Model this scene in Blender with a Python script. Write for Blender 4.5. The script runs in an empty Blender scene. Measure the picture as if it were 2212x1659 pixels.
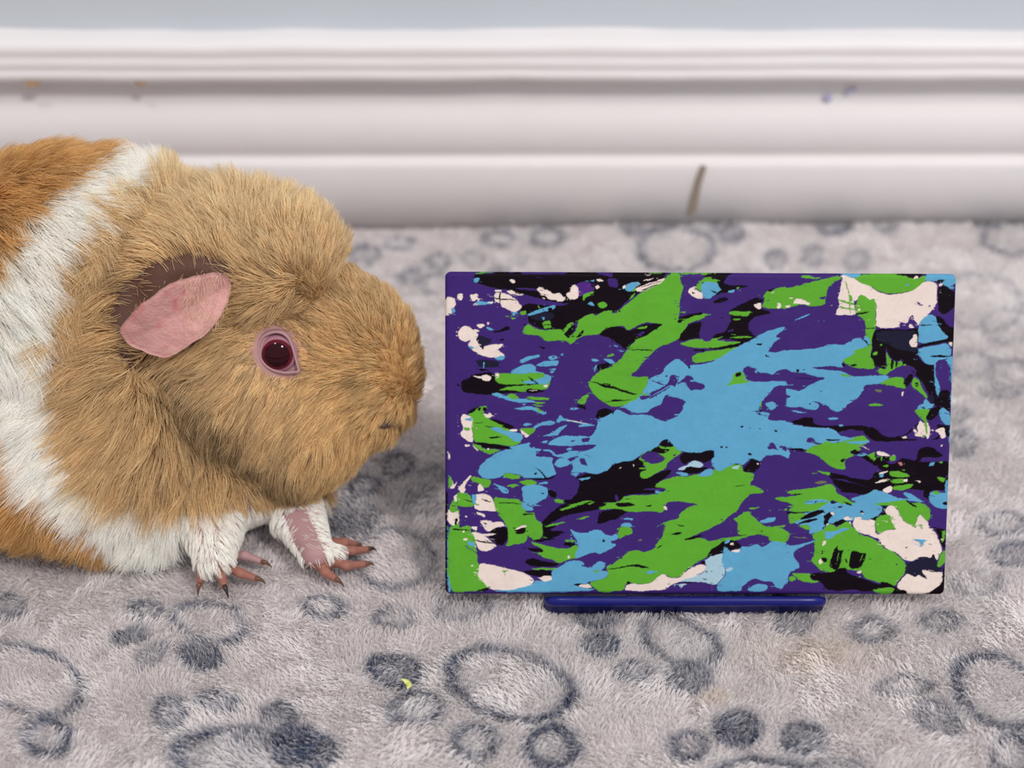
import bpy, math
import numpy as np
from mathutils import Vector
from mathutils.kdtree import KDTree

SC = bpy.context.scene
COL = SC.collection
rng = np.random.default_rng(11)

# ------------------------------------------------------------------ camera, world, lights, exposure
FPX, CX, CY = 2700.0, 1106.0, 829.5          # focal length in pixels of the 2212 x 1659 frame
TILT = math.radians(31.5)
CAMH = 0.2147
cam_d = bpy.data.cameras.new('camera')
cam = bpy.data.objects.new('camera', cam_d)
COL.objects.link(cam)
cam.location = (0, 0, CAMH)
cam.rotation_euler = (math.pi / 2 - TILT, 0, 0)
cam_d.sensor_width = 36.0
cam_d.lens = FPX / 2212 * 36.0
cam_d.clip_start = 0.01
cam_d.dof.use_dof = True
cam_d.dof.focus_distance = 0.308
cam_d.dof.aperture_fstop = 10.0
SC.camera = cam

SC.view_settings.view_transform = 'Standard'
SC.view_settings.look = 'None'
SC.view_settings.gamma = 1.0
SC.view_settings.use_curve_mapping = False
SC.view_settings.exposure = -0.02

w = bpy.data.worlds.new('room_light')
SC.world = w
w.use_nodes = True
bg = w.node_tree.nodes['Background']
bg.inputs[0].default_value = (0.96, 0.975, 1.0, 1)
bg.inputs[1].default_value = 0.78

def area(name, loc, target, size, watts, col):
    d = bpy.data.lights.new(name, 'AREA')
    d.shape = 'DISK'; d.size = size; d.energy = watts; d.color = col
    o = bpy.data.objects.new(name, d)
    COL.objects.link(o)
    o.location = loc
    o.rotation_euler = (Vector(target) - Vector(loc)).to_track_quat('-Z', 'Y').to_euler()
    return o
area('ceiling_lamp', (0.95, -1.0, 1.75), (0.0, 0.3, 0.0), 0.34, 29.0, (1.0, 0.965, 0.93))
area('ceiling_lamp', (-0.35, -0.6, 2.0), (0.0, 0.3, 0.0), 0.22, 10.0, (1.0, 0.95, 0.9))

SC.cycles.use_denoising = True
SC.cycles.use_adaptive_sampling = True
SC.cycles.adaptive_threshold = 0.02
SC.cycles.max_bounces = 10
SC.cycles.diffuse_bounces = 6
SC.cycles.glossy_bounces = 2
SC.cycles.transparent_max_bounces = 4
try:
    SC.cycles_curves.shape = 'RIBBONS'
except Exception:
    pass

QUAL = 1.0
# ------------------------------------------------------------------ helpers
FW = np.array([0, math.cos(TILT), -math.sin(TILT)])
UP = np.array([0, math.sin(TILT), math.cos(TILT)])
RT = np.array([1.0, 0, 0])
CP = np.array([0, 0, CAMH])
def ray(x, y):
    return FW + RT * (x - CX) / FPX - UP * (y - CY) / FPX
def gnd(x, y, z=0.0):                         # measured point on the blanket
    d = ray(x, y); return CP + d * ((z - CAMH) / d[2])
def aty(x, y, Y):                             # measured point at distance Y from the lens
    d = ray(x, y); return CP + d * (Y / d[1])
def toimg(P):
    d = P - CP; z = d @ FW
    return CX + FPX * (d @ RT) / z, CY - FPX * (d @ UP) / z

def lin(c):
    c = np.asarray(c, float) / 255.0
    return np.where(c <= 0.04045, c / 12.92, ((c + 0.055) / 1.055) ** 2.4)

def noise2(x, y, s, seed=0, oct=1):
    """value noise, period free"""
    out = np.zeros(np.shape(x)); a = 1.0; tot = 0
    for o in range(oct):
        r = np.random.default_rng(seed * 17 + o)
        g = r.random((256, 256)) * 2 - 1
        fx = np.asarray(x) / s + 1000.0; fy = np.asarray(y) / s + 1000.0
        i = np.floor(fx).astype(int); j = np.floor(fy).astype(int)
        u = fx - i; v = fy - j
        u = u * u * (3 - 2 * u); v = v * v * (3 - 2 * v)
        i %= 256; j %= 256; i1 = (i + 1) % 256; j1 = (j + 1) % 256
        out = out + a * ((g[j, i] * (1 - u) + g[j, i1] * u) * (1 - v) + (g[j1, i] * (1 - u) + g[j1, i1] * u) * v)
        tot += a; a *= 0.5; s = s * 0.5
    return out / tot

def mat(name, col=(0.8, 0.8, 0.8), rough=0.6, spec=0.3, attr=None, bump=None, coat=0, sss=0, trans=0, var=None):
    m = bpy.data.materials.new(name); m.use_nodes = True
    nt = m.node_tree; b = nt.nodes['Principled BSDF']
    b.inputs['Base Color'].default_value = (*col, 1)
    b.inputs['Roughness'].default_value = rough
    b.inputs['Specular IOR Level'].default_value = spec
    if coat: b.inputs['Coat Weight'].default_value = coat; b.inputs['Coat Roughness'].default_value = 0.05
    if sss:
        b.inputs['Subsurface Weight'].default_value = sss
        b.inputs['Subsurface Radius'].default_value = (0.004, 0.0015, 0.001)
        b.inputs['Subsurface Scale'].default_value = 0.6
    src = None
    if attr:
        a = nt.nodes.new('ShaderNodeAttribute'); a.attribute_name = attr
        src = a.outputs['Color']
    if var:                                    # (scale, amount): procedural colour variation
        tc = nt.nodes.new('ShaderNodeTexCoord')
        n = nt.nodes.new('ShaderNodeTexNoise'); n.inputs['Scale'].default_value = var[0]; n.inputs['Detail'].default_value = 4
        nt.links.new(tc.outputs['Object'], n.inputs['Vector'])
        mp = nt.nodes.new('ShaderNodeMapRange'); mp.inputs[3].default_value = 1 - var[1]; mp.inputs[4].default_value = 1 + var[1]
        nt.links.new(n.outputs['Fac'], mp.inputs[0])
        h = nt.nodes.new('ShaderNodeHueSaturation')
        h.inputs['Color'].default_value = (*col, 1)
        if src: nt.links.new(src, h.inputs['Color'])
        nt.links.new(mp.outputs[0], h.inputs['Value'])
        src = h.outputs['Color']
    if src: nt.links.new(src, b.inputs['Base Color'])
    if bump:                                   # (scale, strength, distance)
        tc = nt.nodes.new('ShaderNodeTexCoord')
        n = nt.nodes.new('ShaderNodeTexNoise'); n.inputs['Scale'].default_value = bump[0]; n.inputs['Detail'].default_value = 3
        bp = nt.nodes.new('ShaderNodeBump'); bp.inputs['Strength'].default_value = bump[1]; bp.inputs['Distance'].default_value = bump[2]
        nt.links.new(tc.outputs['Object'], n.inputs['Vector'])
        nt.links.new(n.outputs['Fac'], bp.inputs['Height'])
        nt.links.new(bp.outputs['Normal'], b.inputs['Normal'])
    return m

def see_through(M, f):
    nt = M.node_tree; tb = nt.nodes.new('ShaderNodeBsdfTranslucent'); mx = nt.nodes.new('ShaderNodeMixShader'); mx.inputs[0].default_value = f
    at = [q for q in nt.nodes if q.type == 'ATTRIBUTE'][0]; out = [q for q in nt.nodes if q.type == 'OUTPUT_MATERIAL'][0]
    nt.links.new(at.outputs['Color'], tb.inputs['Color']); nt.links.new(nt.nodes['Principled BSDF'].outputs[0], mx.inputs[1])
    nt.links.new(tb.outputs[0], mx.inputs[2]); nt.links.new(mx.outputs[0], out.inputs['Surface'])

def mesh_obj(name, V, F, m, parent=None, smooth=True, colors=None, F3=None):
    """V (n,3); F (k,4) quads or list of faces"""
    me = bpy.data.meshes.new(name)
    V = np.asarray(V, float)
    if isinstance(F, np.ndarray):
        n = len(F); k = F.shape[1]
        me.vertices.add(len(V)); me.vertices.foreach_set('co', V.astype(np.float32).ravel())
        me.loops.add(n * k); me.loops.foreach_set('vertex_index', F.astype(np.int32).ravel())
        me.polygons.add(n); me.polygons.foreach_set('loop_start', np.arange(0, n * k, k, dtype=np.int32))
        me.update(calc_edges=True)
    else:
        me.from_pydata([tuple(v) for v in V], [], [tuple(f) for f in F])
    me.validate()
    me.polygons.foreach_set('use_smooth', np.full(len(me.polygons), smooth))
    if colors is not None:
        a = me.attributes.new('col', 'FLOAT_COLOR', 'POINT')
        c = np.ones((len(V), 4), np.float32); c[:, :3] = colors
        a.data.foreach_set('color', c.ravel())
    me.materials.append(m)
    o = bpy.data.objects.new(name, me); COL.objects.link(o)
    if parent is not None:
        o.parent = parent
    return o

def tag(o, label=None, cat=None, group=None, kind=None):
    if label: o['label'] = label
    if cat: o['category'] = cat
    if group: o['group'] = group
    if kind: o['kind'] = kind
    return o

def hairs(name, P, R0, R1, colors, m, parent=None):
    """P (n,k,3) strand points, root/tip radius, colour per strand"""
    n, k, _ = P.shape
    hc = bpy.data.hair_curves.new(name)
    hc.add_curves([k] * n)
    hc.attributes['position'].data.foreach_set('vector', P.astype(np.float32).ravel())
    ra = hc.attributes.get('radius') or hc.attributes.new('radius', 'FLOAT', 'POINT')
    s = np.linspace(0, 1, k)[None, :]
    R0 = np.broadcast_to(np.asarray(R0, float).reshape(-1, 1), (n, 1))
    ra.data.foreach_set('value', (R0 * (1 - s ** 2) + R1 * s ** 2).astype(np.float32).ravel())
    ca = hc.attributes.new('col', 'FLOAT_COLOR', 'CURVE')
    c = np.ones((n, 4), np.float32); c[:, :3] = colors
    ca.data.foreach_set('color', c.ravel())
    hc.materials.append(m)
    o = bpy.data.objects.new(name, hc); COL.objects.link(o)
    if parent is not None: o.parent = parent
    return o

def box(name, c, s, m, parent=None, bevel=0.0, rot=None, seg=2):
    import bmesh
    bm = bmesh.new(); bmesh.ops.create_cube(bm, size=1.0)
    for v in bm.verts: v.co = Vector((v.co.x * s[0], v.co.y * s[1], v.co.z * s[2]))
    if bevel: bmesh.ops.bevel(bm, geom=bm.edges[:], offset=bevel, segments=seg, affect='EDGES', profile=0.5)
    me = bpy.data.meshes.new(name); bm.to_mesh(me); bm.free()
    me.materials.append(m)
    me.polygons.foreach_set('use_smooth', np.full(len(me.polygons), bool(bevel)))
    o = bpy.data.objects.new(name, me); COL.objects.link(o); o.location = c
    if rot: o.rotation_euler = rot
    if parent is not None: o.parent = parent
    return o

def tube(pts, rad, n=8, flat=1.0):
    """tapered tube mesh along pts -> V,F(list)"""
    pts = [np.asarray(p, float) for p in pts]; V = []; F = []
    for i, p in enumerate(pts):
        t = pts[min(i + 1, len(pts) - 1)] - pts[max(i - 1, 0)]; t = t / np.linalg.norm(t)
        a = np.cross(t, [0, 0, 1.0]); 
        if np.linalg.norm(a) < 1e-6: a = np.array([1.0, 0, 0])
        a /= np.linalg.norm(a); b = np.cross(a, t)
        for j in range(n):
            q = 2 * math.pi * j / n
            V.append(p + rad[i] * (math.cos(q) * a + math.sin(q) * b * flat))
    for i in range(len(pts) - 1):
        for j in range(n):
            F.append((i * n + j, i * n + (j + 1) % n, (i + 1) * n + (j + 1) % n, (i + 1) * n + j))
    F.append(tuple(range(n))[::-1]); F.append(tuple((len(pts) - 1) * n + j for j in range(n)))
    return V, F

# ------------------------------------------------------------------ setting: floor, wall, baseboard
YW = 0.4805                                    # wall plane behind the blanket
M_floor = mat('oak_floor', lin((140, 105, 75)), 0.5, var=(6, 0.25))
fl = box('floor', (0, 0.10, -0.012), (2.4, 1.4, 0.01), M_floor); tag(fl, kind='structure')
M_wall = mat('pale_blue_wall_paint', lin((188, 194, 202)), 0.7, 0.2, bump=(60, 0.2, 0.001), var=(14, 0.05))
wl = box('wall_back', (0, YW + 0.05, 0.45), (2.4, 0.08, 0.92), M_wall); tag(wl, kind='structure')

# profile (distance in front of wall, height)
PR = [(0.000, -0.006), (0.0125, -0.006), (0.0125, 0.0235), (0.0121, 0.0255), (0.0112, 0.0266), (0.0085, 0.0271), (0.0078, 0.0276),
      (0.0095, 0.0300), (0.0106, 0.0335), (0.0108, 0.0380), (0.0102, 0.0420), (0.0088, 0.0455), (0.0072, 0.0485), (0.0062, 0.0515), (0.0058, 0.0545),
      (0.0062, 0.0572), (0.0092, 0.0588), (0.0126, 0.0600), (0.0138, 0.0620), (0.0134, 0.0640), (0.0128, 0.0646), (0.0132, 0.0656), (0.0134, 0.0680),
      (0.0126, 0.0690), (0.0124, 0.0700), (0.0128, 0.0712), (0.0126, 0.0735), (0.0112, 0.0752), (0.0085, 0.0762), (0.0, 0.0768)]
def board():
    nx = 401; xs = np.linspace(-1.0, 1.0, nx); V = []; C = []
    for k, (p, z) in enumerate(PR):
        wob = noise2(xs, xs * 0 + k * 0.003, 0.012, 3, 2) * (0.00014 if 0.05 < z < 0.078 else 0.0001)
        zz = z + noise2(xs, xs * 0 + k * 0.002, 0.03, 8, 2) * (0.0005 if z > 0.056 else 0.00012)
        if k == len(PR) - 1: zz = zz + 0.0006 + noise2(xs, xs * 0, 0.05, 9, 3) * 0.0010
        y = YW + 0.0105 - p - wob + (xs * 0.004)
        V.append(np.stack([xs, y, zz], -1))
    V = np.array(V); K = len(PR)
    idx = np.arange(K * nx).reshape(K, nx)
    F = np.stack([idx[:-1, :-1], idx[:-1, 1:], idx[1:, 1:], idx[1:, :-1]], -1).reshape(-1, 4)
    return V.reshape(-1, 3), F
M_board = mat('white_gloss_trim_paint', lin((218, 213, 214)), 0.45, 0.4, bump=(90, 0.25, 0.0008), var=(25, 0.03))
bV, bF = board()
bb = mesh_obj('baseboard_back', bV, bF, M_board); tag(bb, kind='structure')
# chips and scuffs in the trim paint: thin flakes standing on the board
def chip(name, pts, y_out, col, label):
    """pts: photo measurements; a flake lying on the board surface (y_out in front of the wall)"""
    P = [aty(px, py, YW + 0.0105 - y_out - 0.0003) for px, py in pts]
    c = sum(P) / len(P)
    V = P + [p + np.array([0, 0.0008, 0]) for p in P]; n = len(P)
    F = [tuple(range(n))] + [(i, i + n, (i + 1) % n + n, (i + 1) % n) for i in range(n)]
    o = mesh_obj(name, V, F, mat(name + '_paint', lin(col), 0.8, var=(400, 0.2)), bb, smooth=False)
    o['label'] = label
chip('paint_chip', [(54, 169), (83, 167), (85, 184), (70, 190), (56, 188)], 0.0136, (165, 138, 112), 'square brown paint chip')
chip('paint_chip', [(288, 165), (297, 168), (301, 180), (316, 184), (311, 188), (298, 185), (289, 175)], 0.0136, (160, 130, 105), 'small brown chip')
chip('paint_chip', [(104, 145), (114, 144), (116, 153), (107, 154)], 0.0132, (190, 170, 145), 'tiny pale brown chip')
chip('paint_chip', [(130, 70), (200, 68), (290, 72), (342, 78), (280, 81), (200, 79), (150, 76)], 0.0, (170, 145, 125), 'long brown chip along the top edge')
chip('paint_chip', [(1475, 65), (1540, 60), (1610, 62), (1560, 66), (1490, 70)], 0.0, (190, 175, 150), 'thin tan chip along the top edge')
chip('scuff_mark', [(1515, 358), (1526, 360), (1514, 400), (1504, 455), (1494, 468), (1486, 464), (1492, 430), (1504, 385)], 0.0129, (140, 126, 112), 'brown vertical scuff on the lower board')
chip('paint_speck', [(1780, 208), (1795, 206), (1797, 217), (1784, 220)], 0.0072, (170, 168, 205), 'lilac speck')
chip('paint_speck', [(1826, 199), (1848, 190), (1852, 196), (1832, 204)], 0.0070, (180, 178, 205), 'lilac speck')

# ------------------------------------------------------------------ fleece blanket with paw print rings
# ring list: centre x,y, radii, tilt in degrees, strength, filled(0..1), line width factor   (measured on the blanket)
RINGS = [
 (1103,1460,142,74,14,.95,.06,1),(852,1432,62,34,5,.95,.7,1),(898,1512,62,38,-5,.7,.3,1),(1022,1585,47,42,0,.75,.15,1),(1190,1597,58,46,0,1,.12,1),
 (540,1632,168,78,8,.95,.18,1.2),(650,1598,78,46,10,1.1,.95,1),(560,1585,60,20,8,.8,.6,1),(368,1522,36,36,-20,.8,.45,1),(470,1497,46,24,10,.8,.7,1),(603,1525,42,28,0,.7,.8,1),
 (97,1575,50,40,0,1,.1,1),(50,1452,132,76,18,.75,.04,.8),(310,1297,37,20,5,1,.25,1),(278,1357,40,21,-15,.85,.8,1),(325,1400,38,20,-30,.45,.8,1),(430,1402,46,28,5,.95,.8,1),
 (448,1328,88,44,12,.75,.04,.8),(12,1287,36,28,0,.7,.3,1),(700,1297,48,24,3,.75,.1,1),(853,1320,46,24,0,.5,.15,1),(850,1195,92,62,0,.6,.03,.9),
 (758,1105,64,46,-8,.75,.85,1),(790,1033,36,22,0,.9,.35,1),(858,990,32,26,10,.8,.25,1),(905,1050,34,20,10,.5,.4,1),(935,1010,30,20,10,.5,.5,1),(905,1085,40,22,0,.4,.6,1),
 (1000,1300,60,26,-5,.5,.15,1),(960,1190,60,60,0,.35,.1,1),
 (1470,1367,94,46,18,.85,.05,1),(1292,1316,46,22,5,.7,.7,1),(1296,1374,40,25,0,.85,.75,1),(1370,1430,42,23,0,.8,.4,1),(1492,1447,48,32,0,1,.75,1),
 (1715,1332,45,20,0,.7,.5,1),(1885,1345,48,26,0,.65,.12,1),(2035,1325,44,22,0,.6,.25,1),(1957,1462,60,18,3,.6,.1,.7),
 (2168,1478,112,74,28,.85,.05,1),(2032,1530,50,34,20,.65,.6,1),(2192,1617,46,46,0,.75,.15,1),
 (1490,1590,42,32,0,1,.2,1),(1595,1555,48,38,0,.95,.75,1),(1735,1575,46,36,0,.8,.75,1),(1640,1672,112,56,0,.95,.1,1.1),(1810,1648,70,30,0,.45,.7,1),
 (2165,1120,50,28,0,.6,.2,1),(2190,1185,52,22,0,.75,.5,1),(2120,1245,60,26,0,.3,.3,1),(2080,945,30,30,0,.6,.5,1),(2100,770,48,30,0,.35,.2,1),(2185,790,50,34,0,.35,.1,1),(2165,830,42,16,0,.4,.6,1),(2070,880,30,16,0,.4,.5,1),
 (2125,640,90,62,10,.33,.05,1),(2180,690,60,40,0,.3,.05,1),
 (785,541,38,26,0,.75,.2,1),(862,518,34,15,-5,.6,.5,1),(945,557,28,17,0,.6,.25,1),(890,586,32,15,0,.55,.5,1),(1020,552,26,15,0,.4,.3,1),(945,602,34,24,0,.45,.15,1),(1078,577,24,12,0,.5,.8,1),(1118,557,22,10,0,.35,.5,1),
 (1077,510,36,18,0,.75,.15,1),(1183,510,37,20,0,.95,.15,1),(1460,535,84,42,2,.85,.06,1),(1372,500,34,16,20,.8,.7,1),(1440,488,30,12,0,.6,.7,1),(1520,494,32,17,-10,.7,.6,1),(1580,508,28,22,0,.75,.6,1),
 (1803,487,38,23,0,1.05,.35,1.2),(1912,482,34,18,0,.6,.25,1),(1677,553,26,18,0,.8,.35,1),(1756,544,24,20,0,.55,.4,1),(1850,554,30,16,0,.4,.3,1),(2130,482,36,14,10,.75,.8,1),(2182,515,62,32,0,.65,.08,1),
 (1600,585,50,14,0,.35,.3,1),(1290,583,34,14,0,.35,.5,1),(1010,1420,30,10,0,.0,.0,1)]
# prints outside the frame so that the pattern goes on
for _i in range(46):
    _gx = rng.uniform(-0.42, 0.42); _gy = rng.uniform(0.06, 0.47)
    _q = toimg(np.array([_gx, _gy, 0.0]))
    if -150 < _q[0] < 2360 and _q[1] < 1750: continue
    _s = rng.uniform(0.0045, 0.006); _sc = FPX / (0.85 * _gy + 0.112)
    RINGS.append((_q[0], _q[1], _s * _sc, _s * _sc * 0.65, 0, .8, .3, 1))

def print_mask(X, Y):
    """strength of the blue dye at ground coordinates"""
    P = np.stack([X, Y, np.zeros_like(X)], -1)
    px, py = toimg(P)
    px = px + noise2(X, Y, 0.004, 31, 2) * 7; py = py + noise2(X, Y, 0.004, 32, 2) * 5
    m = np.zeros(len(px))
    for cx, cy, rx, ry, a, st, fi, lw in RINGS:
        R = max(rx, ry) * 1.5
        s = np.nonzero((abs(px - cx) < R) & (abs(py - cy) < R))[0]
        if len(s) == 0: continue
        t = math.radians(a); dx = px[s] - cx; dy = py[s] - cy
        u = (dx * math.cos(t) + dy * math.sin(t)) / rx; v = (-dx * math.sin(t) + dy * math.cos(t)) / ry
        r = np.hypot(u, v)
        per = 0.5 * (rx + ry)
        wd = min(0.30, lw * 11.5 * (cy + 825) / 2300 / per)
        ring = np.exp(-((r - 1 + wd * .6) / wd) ** 2)
        fill = fi * (1 / (1 + np.exp((r - .95) / .06)))
        m[s] = np.maximum(m[s], st * np.maximum(ring, fill))
    return np.clip(m, 0, 1.1)

def height(X, Y):
    h = 0.0011 * noise2(X, Y, 0.030, 21, 2) + 0.0006 * noise2(X, Y, 0.009, 22, 2)
    # a few soft wrinkles
    h = h + 0.0016 * np.exp(-((Y - 0.452 - 0.01 * np.sin(X * 18)) / 0.009) ** 2)
    h = h + 0.0012 * np.exp(-(((X * 0.5 + Y) - 0.315) / 0.006) ** 2) * (X > 0.0)
    h = h + 0.0010 * np.exp(-(((-X * 0.8 + Y) - 0.30) / 0.007) ** 2)
    h = h + 0.0030 * np.clip((Y - 0.440) / 0.03, 0, 1) ** 2 * np.clip((X + .04) / .10, 0, 1)
    return h - 0.0032

nx, ny = 460, 300
gx = np.linspace(-0.46, 0.46, nx); gy = np.linspace(0.02, 0.4805 - 0.0028, ny)
GX, GY = np.meshgrid(gx, gy)
GZ = height(GX.ravel(), GY.ravel())
mk = print_mask(GX.ravel(), GY.ravel())
C_LIGHT = lin((241, 236, 236)); C_DARK = lin((78, 90, 120))
gc = C_LIGHT * 0.62 * (1 - mk[:, None] * .8) + C_DARK * .9 * mk[:, None] * .8  # backing dimmed: the pile's shade put into its colour
V = np.stack([GX.ravel(), GY.ravel(), GZ], -1)
idx = np.arange(nx * ny).reshape(ny, nx)
F = np.stack([idx[:-1, :-1], idx[:-1, 1:], idx[1:, 1:], idx[1:, :-1]], -1).reshape(-1, 4)
# skirt and underside give the cloth its thickness
ring = np.concatenate([idx[0, :], idx[1:, -1], idx[-1, -2::-1], idx[-2:0:-1, 0]])
Vb = V[ring].copy(); Vb[:, 2] = -0.0068
base = len(V); nr = len(ring)
F2 = np.stack([ring, base + np.arange(nr), base + (np.arange(nr) + 1) % nr, np.roll(ring, -1)], -1)
V = np.concatenate([V, Vb]); gc = np.concatenate([gc, np.tile(C_LIGHT, (nr, 1))])
M_cloth = mat('fleece_backing', (0.7, 0.7, 0.7), 0.9, 0.1, attr='col', bump=(900, 0.5, 0.001))
blanket = mesh_obj('fleece_blanket', V, np.concatenate([F, F2]), M_cloth, colors=gc)
tag(blanket, 'pale grey plush fleece blanket printed with blue-grey paw prints', 'blanket')

def pile():
    # strands: dense near the lens, thinner and thicker-haired towards the wall
    n0 = int(1500000 * QUAL)
    X = rng.uniform(-0.30, 0.30, n0); Y = 0.15 + (0.327) * rng.random(n0)
    dist = np.sqrt(Y ** 2 + 0.046)
    px, py = toimg(np.stack([X, Y, X * 0], -1))
    inv = (px > -60) & (px < 2270) & (py < 1730)
    keep = rng.random(n0) < np.where(inv, np.clip((0.30 / dist) ** 2.6, .12, 1), .26)
    X = X[keep]; Y = Y[keep]; inv = inv[keep]; dist = dist[keep]; px = px[keep]; py = py[keep]
    n = len(X); Z = height(X, Y)
    # combed direction field
    ang = noise2(X, Y, 0.022, 41, 3) * 3.2 - 1.2 + noise2(X, Y, 0.005, 42) * 1.2
    tilt = np.clip(0.42 + 0.38 * noise2(X, Y, 0.012, 43, 2) + 0.15 * noise2(X, Y, 0.003, 47) + rng.normal(0, .10, n), .05, 1.2)
    # tufts: jittered cells, strands lean together at the tips
    cs = 0.00105
    gi = np.floor(X / cs).astype(int); gj = np.floor(Y / cs).astype(int)
    tabx = rng.random((512, 512)); taby = rng.random((512, 512)); tabh = rng.random((512, 512))
    bd = np.full(n, 9.0); cxx = np.zeros(n); cyy = np.zeros(n); ch = np.zeros(n)
    for di in (-1, 0, 1):
        for dj in (-1, 0, 1):
            a = (gi + di) % 512; b = (gj + dj) % 512
            tx = (gi + di + tabx[a, b]) * cs; ty = (gj + dj + taby[a, b]) * cs
            d = np.hypot(tx - X, ty - Y); m = d < bd
            bd = np.where(m, d, bd); cxx = np.where(m, tx, cxx); cyy = np.where(m, ty, cyy); ch = np.where(m, tabh[a, b], ch)
    q = np.clip(bd / (cs * .62), 0, 1)
    L = 0.0024 * (1 + 0.18 * noise2(X, Y, 0.004, 44)) * rng.uniform(.82, 1.12, n) * (.86 + .28 * ch) * (1 - .30 * q ** 2)
    L = L * np.where(inv, 1, 1.2)
    ang = ang + rng.normal(0, .25, n) + (ch - .5) * 1.3
    dx = np.cos(ang); dy = np.sin(ang)
    K = 4; P = np.zeros((n, K, 3))
    for k in range(K):
        s = k / (K - 1)
        h = L * (s - 0.35 * s * s * tilt); o = L * tilt * s * (0.3 + .7 * s)
        P[:, k, 0] = X + dx * o + (cxx - X) * .62 * s; P[:, k, 1] = Y + dy * o + (cyy - Y) * .62 * s
        P[:, k, 2] = Z + h
    # nothing grows through the wall trim
    P[:, :, 1] = np.minimum(P[:, :, 1], YW - 0.0028)
    m = print_mask(X, Y)
    # the dye sits deepest between the tufts, the tuft tips stay pale
    m = m * np.clip(.80 + .45 * noise2(X, Y, .007, 48, 2), .3, 1.15)
    a = np.clip(m * (.22 + .84 * q) + rng.normal(0, .16, n) * (m > .10), 0, 1)
    c1 = C_LIGHT * (1 + 0.06 * noise2(X, Y, .05, 51, 2) + rng.normal(0, .05, n) - .10 * q ** 3)[:, None]  # pale strands darkened between tufts: occlusion put into the colour
    stain = np.clip(np.exp(-(((px - 1760) / 130) ** 2 + ((py - 1395) / 45) ** 2)) * .5 + np.exp(-(((px - 1545) / 35) ** 2 + ((py - 1487) / 16) ** 2)) * .6, 0, 1)
    c1 = c1 * (1 - stain[:, None] * np.array([.06, .14, .26]))
    c = c1 * (1 - a[:, None]) + C_DARK * a[:, None] * (1 + rng.normal(0, .15, n))[:, None]
    M = mat('fleece_pile', (0.7, 0.7, 0.7), 0.75, 0.12, attr='col'); see_through(M, .28)
    o = hairs('pile', P, 0.000105 * np.clip(dist / .30, .9, 2.2), 0.00004, np.clip(c, .01, 1), M, blanket)
    o['kind'] = 'stuff'
pile()

# ------------------------------------------------------------------ small crumb of hay on the blanket
def crumb():
    c = gnd(872, 1480, 0.0031); ts = np.linspace(-1.9, 0.75, 9)
    pts = [c + np.array([0.0015 * math.cos(t) - .0002, 0.0019 * math.sin(-t) - .0002, 0.0004 * math.sin(t * 2)]) for t in ts]
    V, F = tube(pts, [.0001, .0004, .00062, .0007, .00072, .0007, .0006, .0004, .0001], 8, .5)
    o = mesh_obj('food_crumb', V, F, mat('dry_leaf', lin((205, 208, 120)), 0.6, var=(900, .1)))
    tag(o, 'tiny yellow-green crescent crumb lying on the blanket in front', 'crumb')
crumb()

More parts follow.
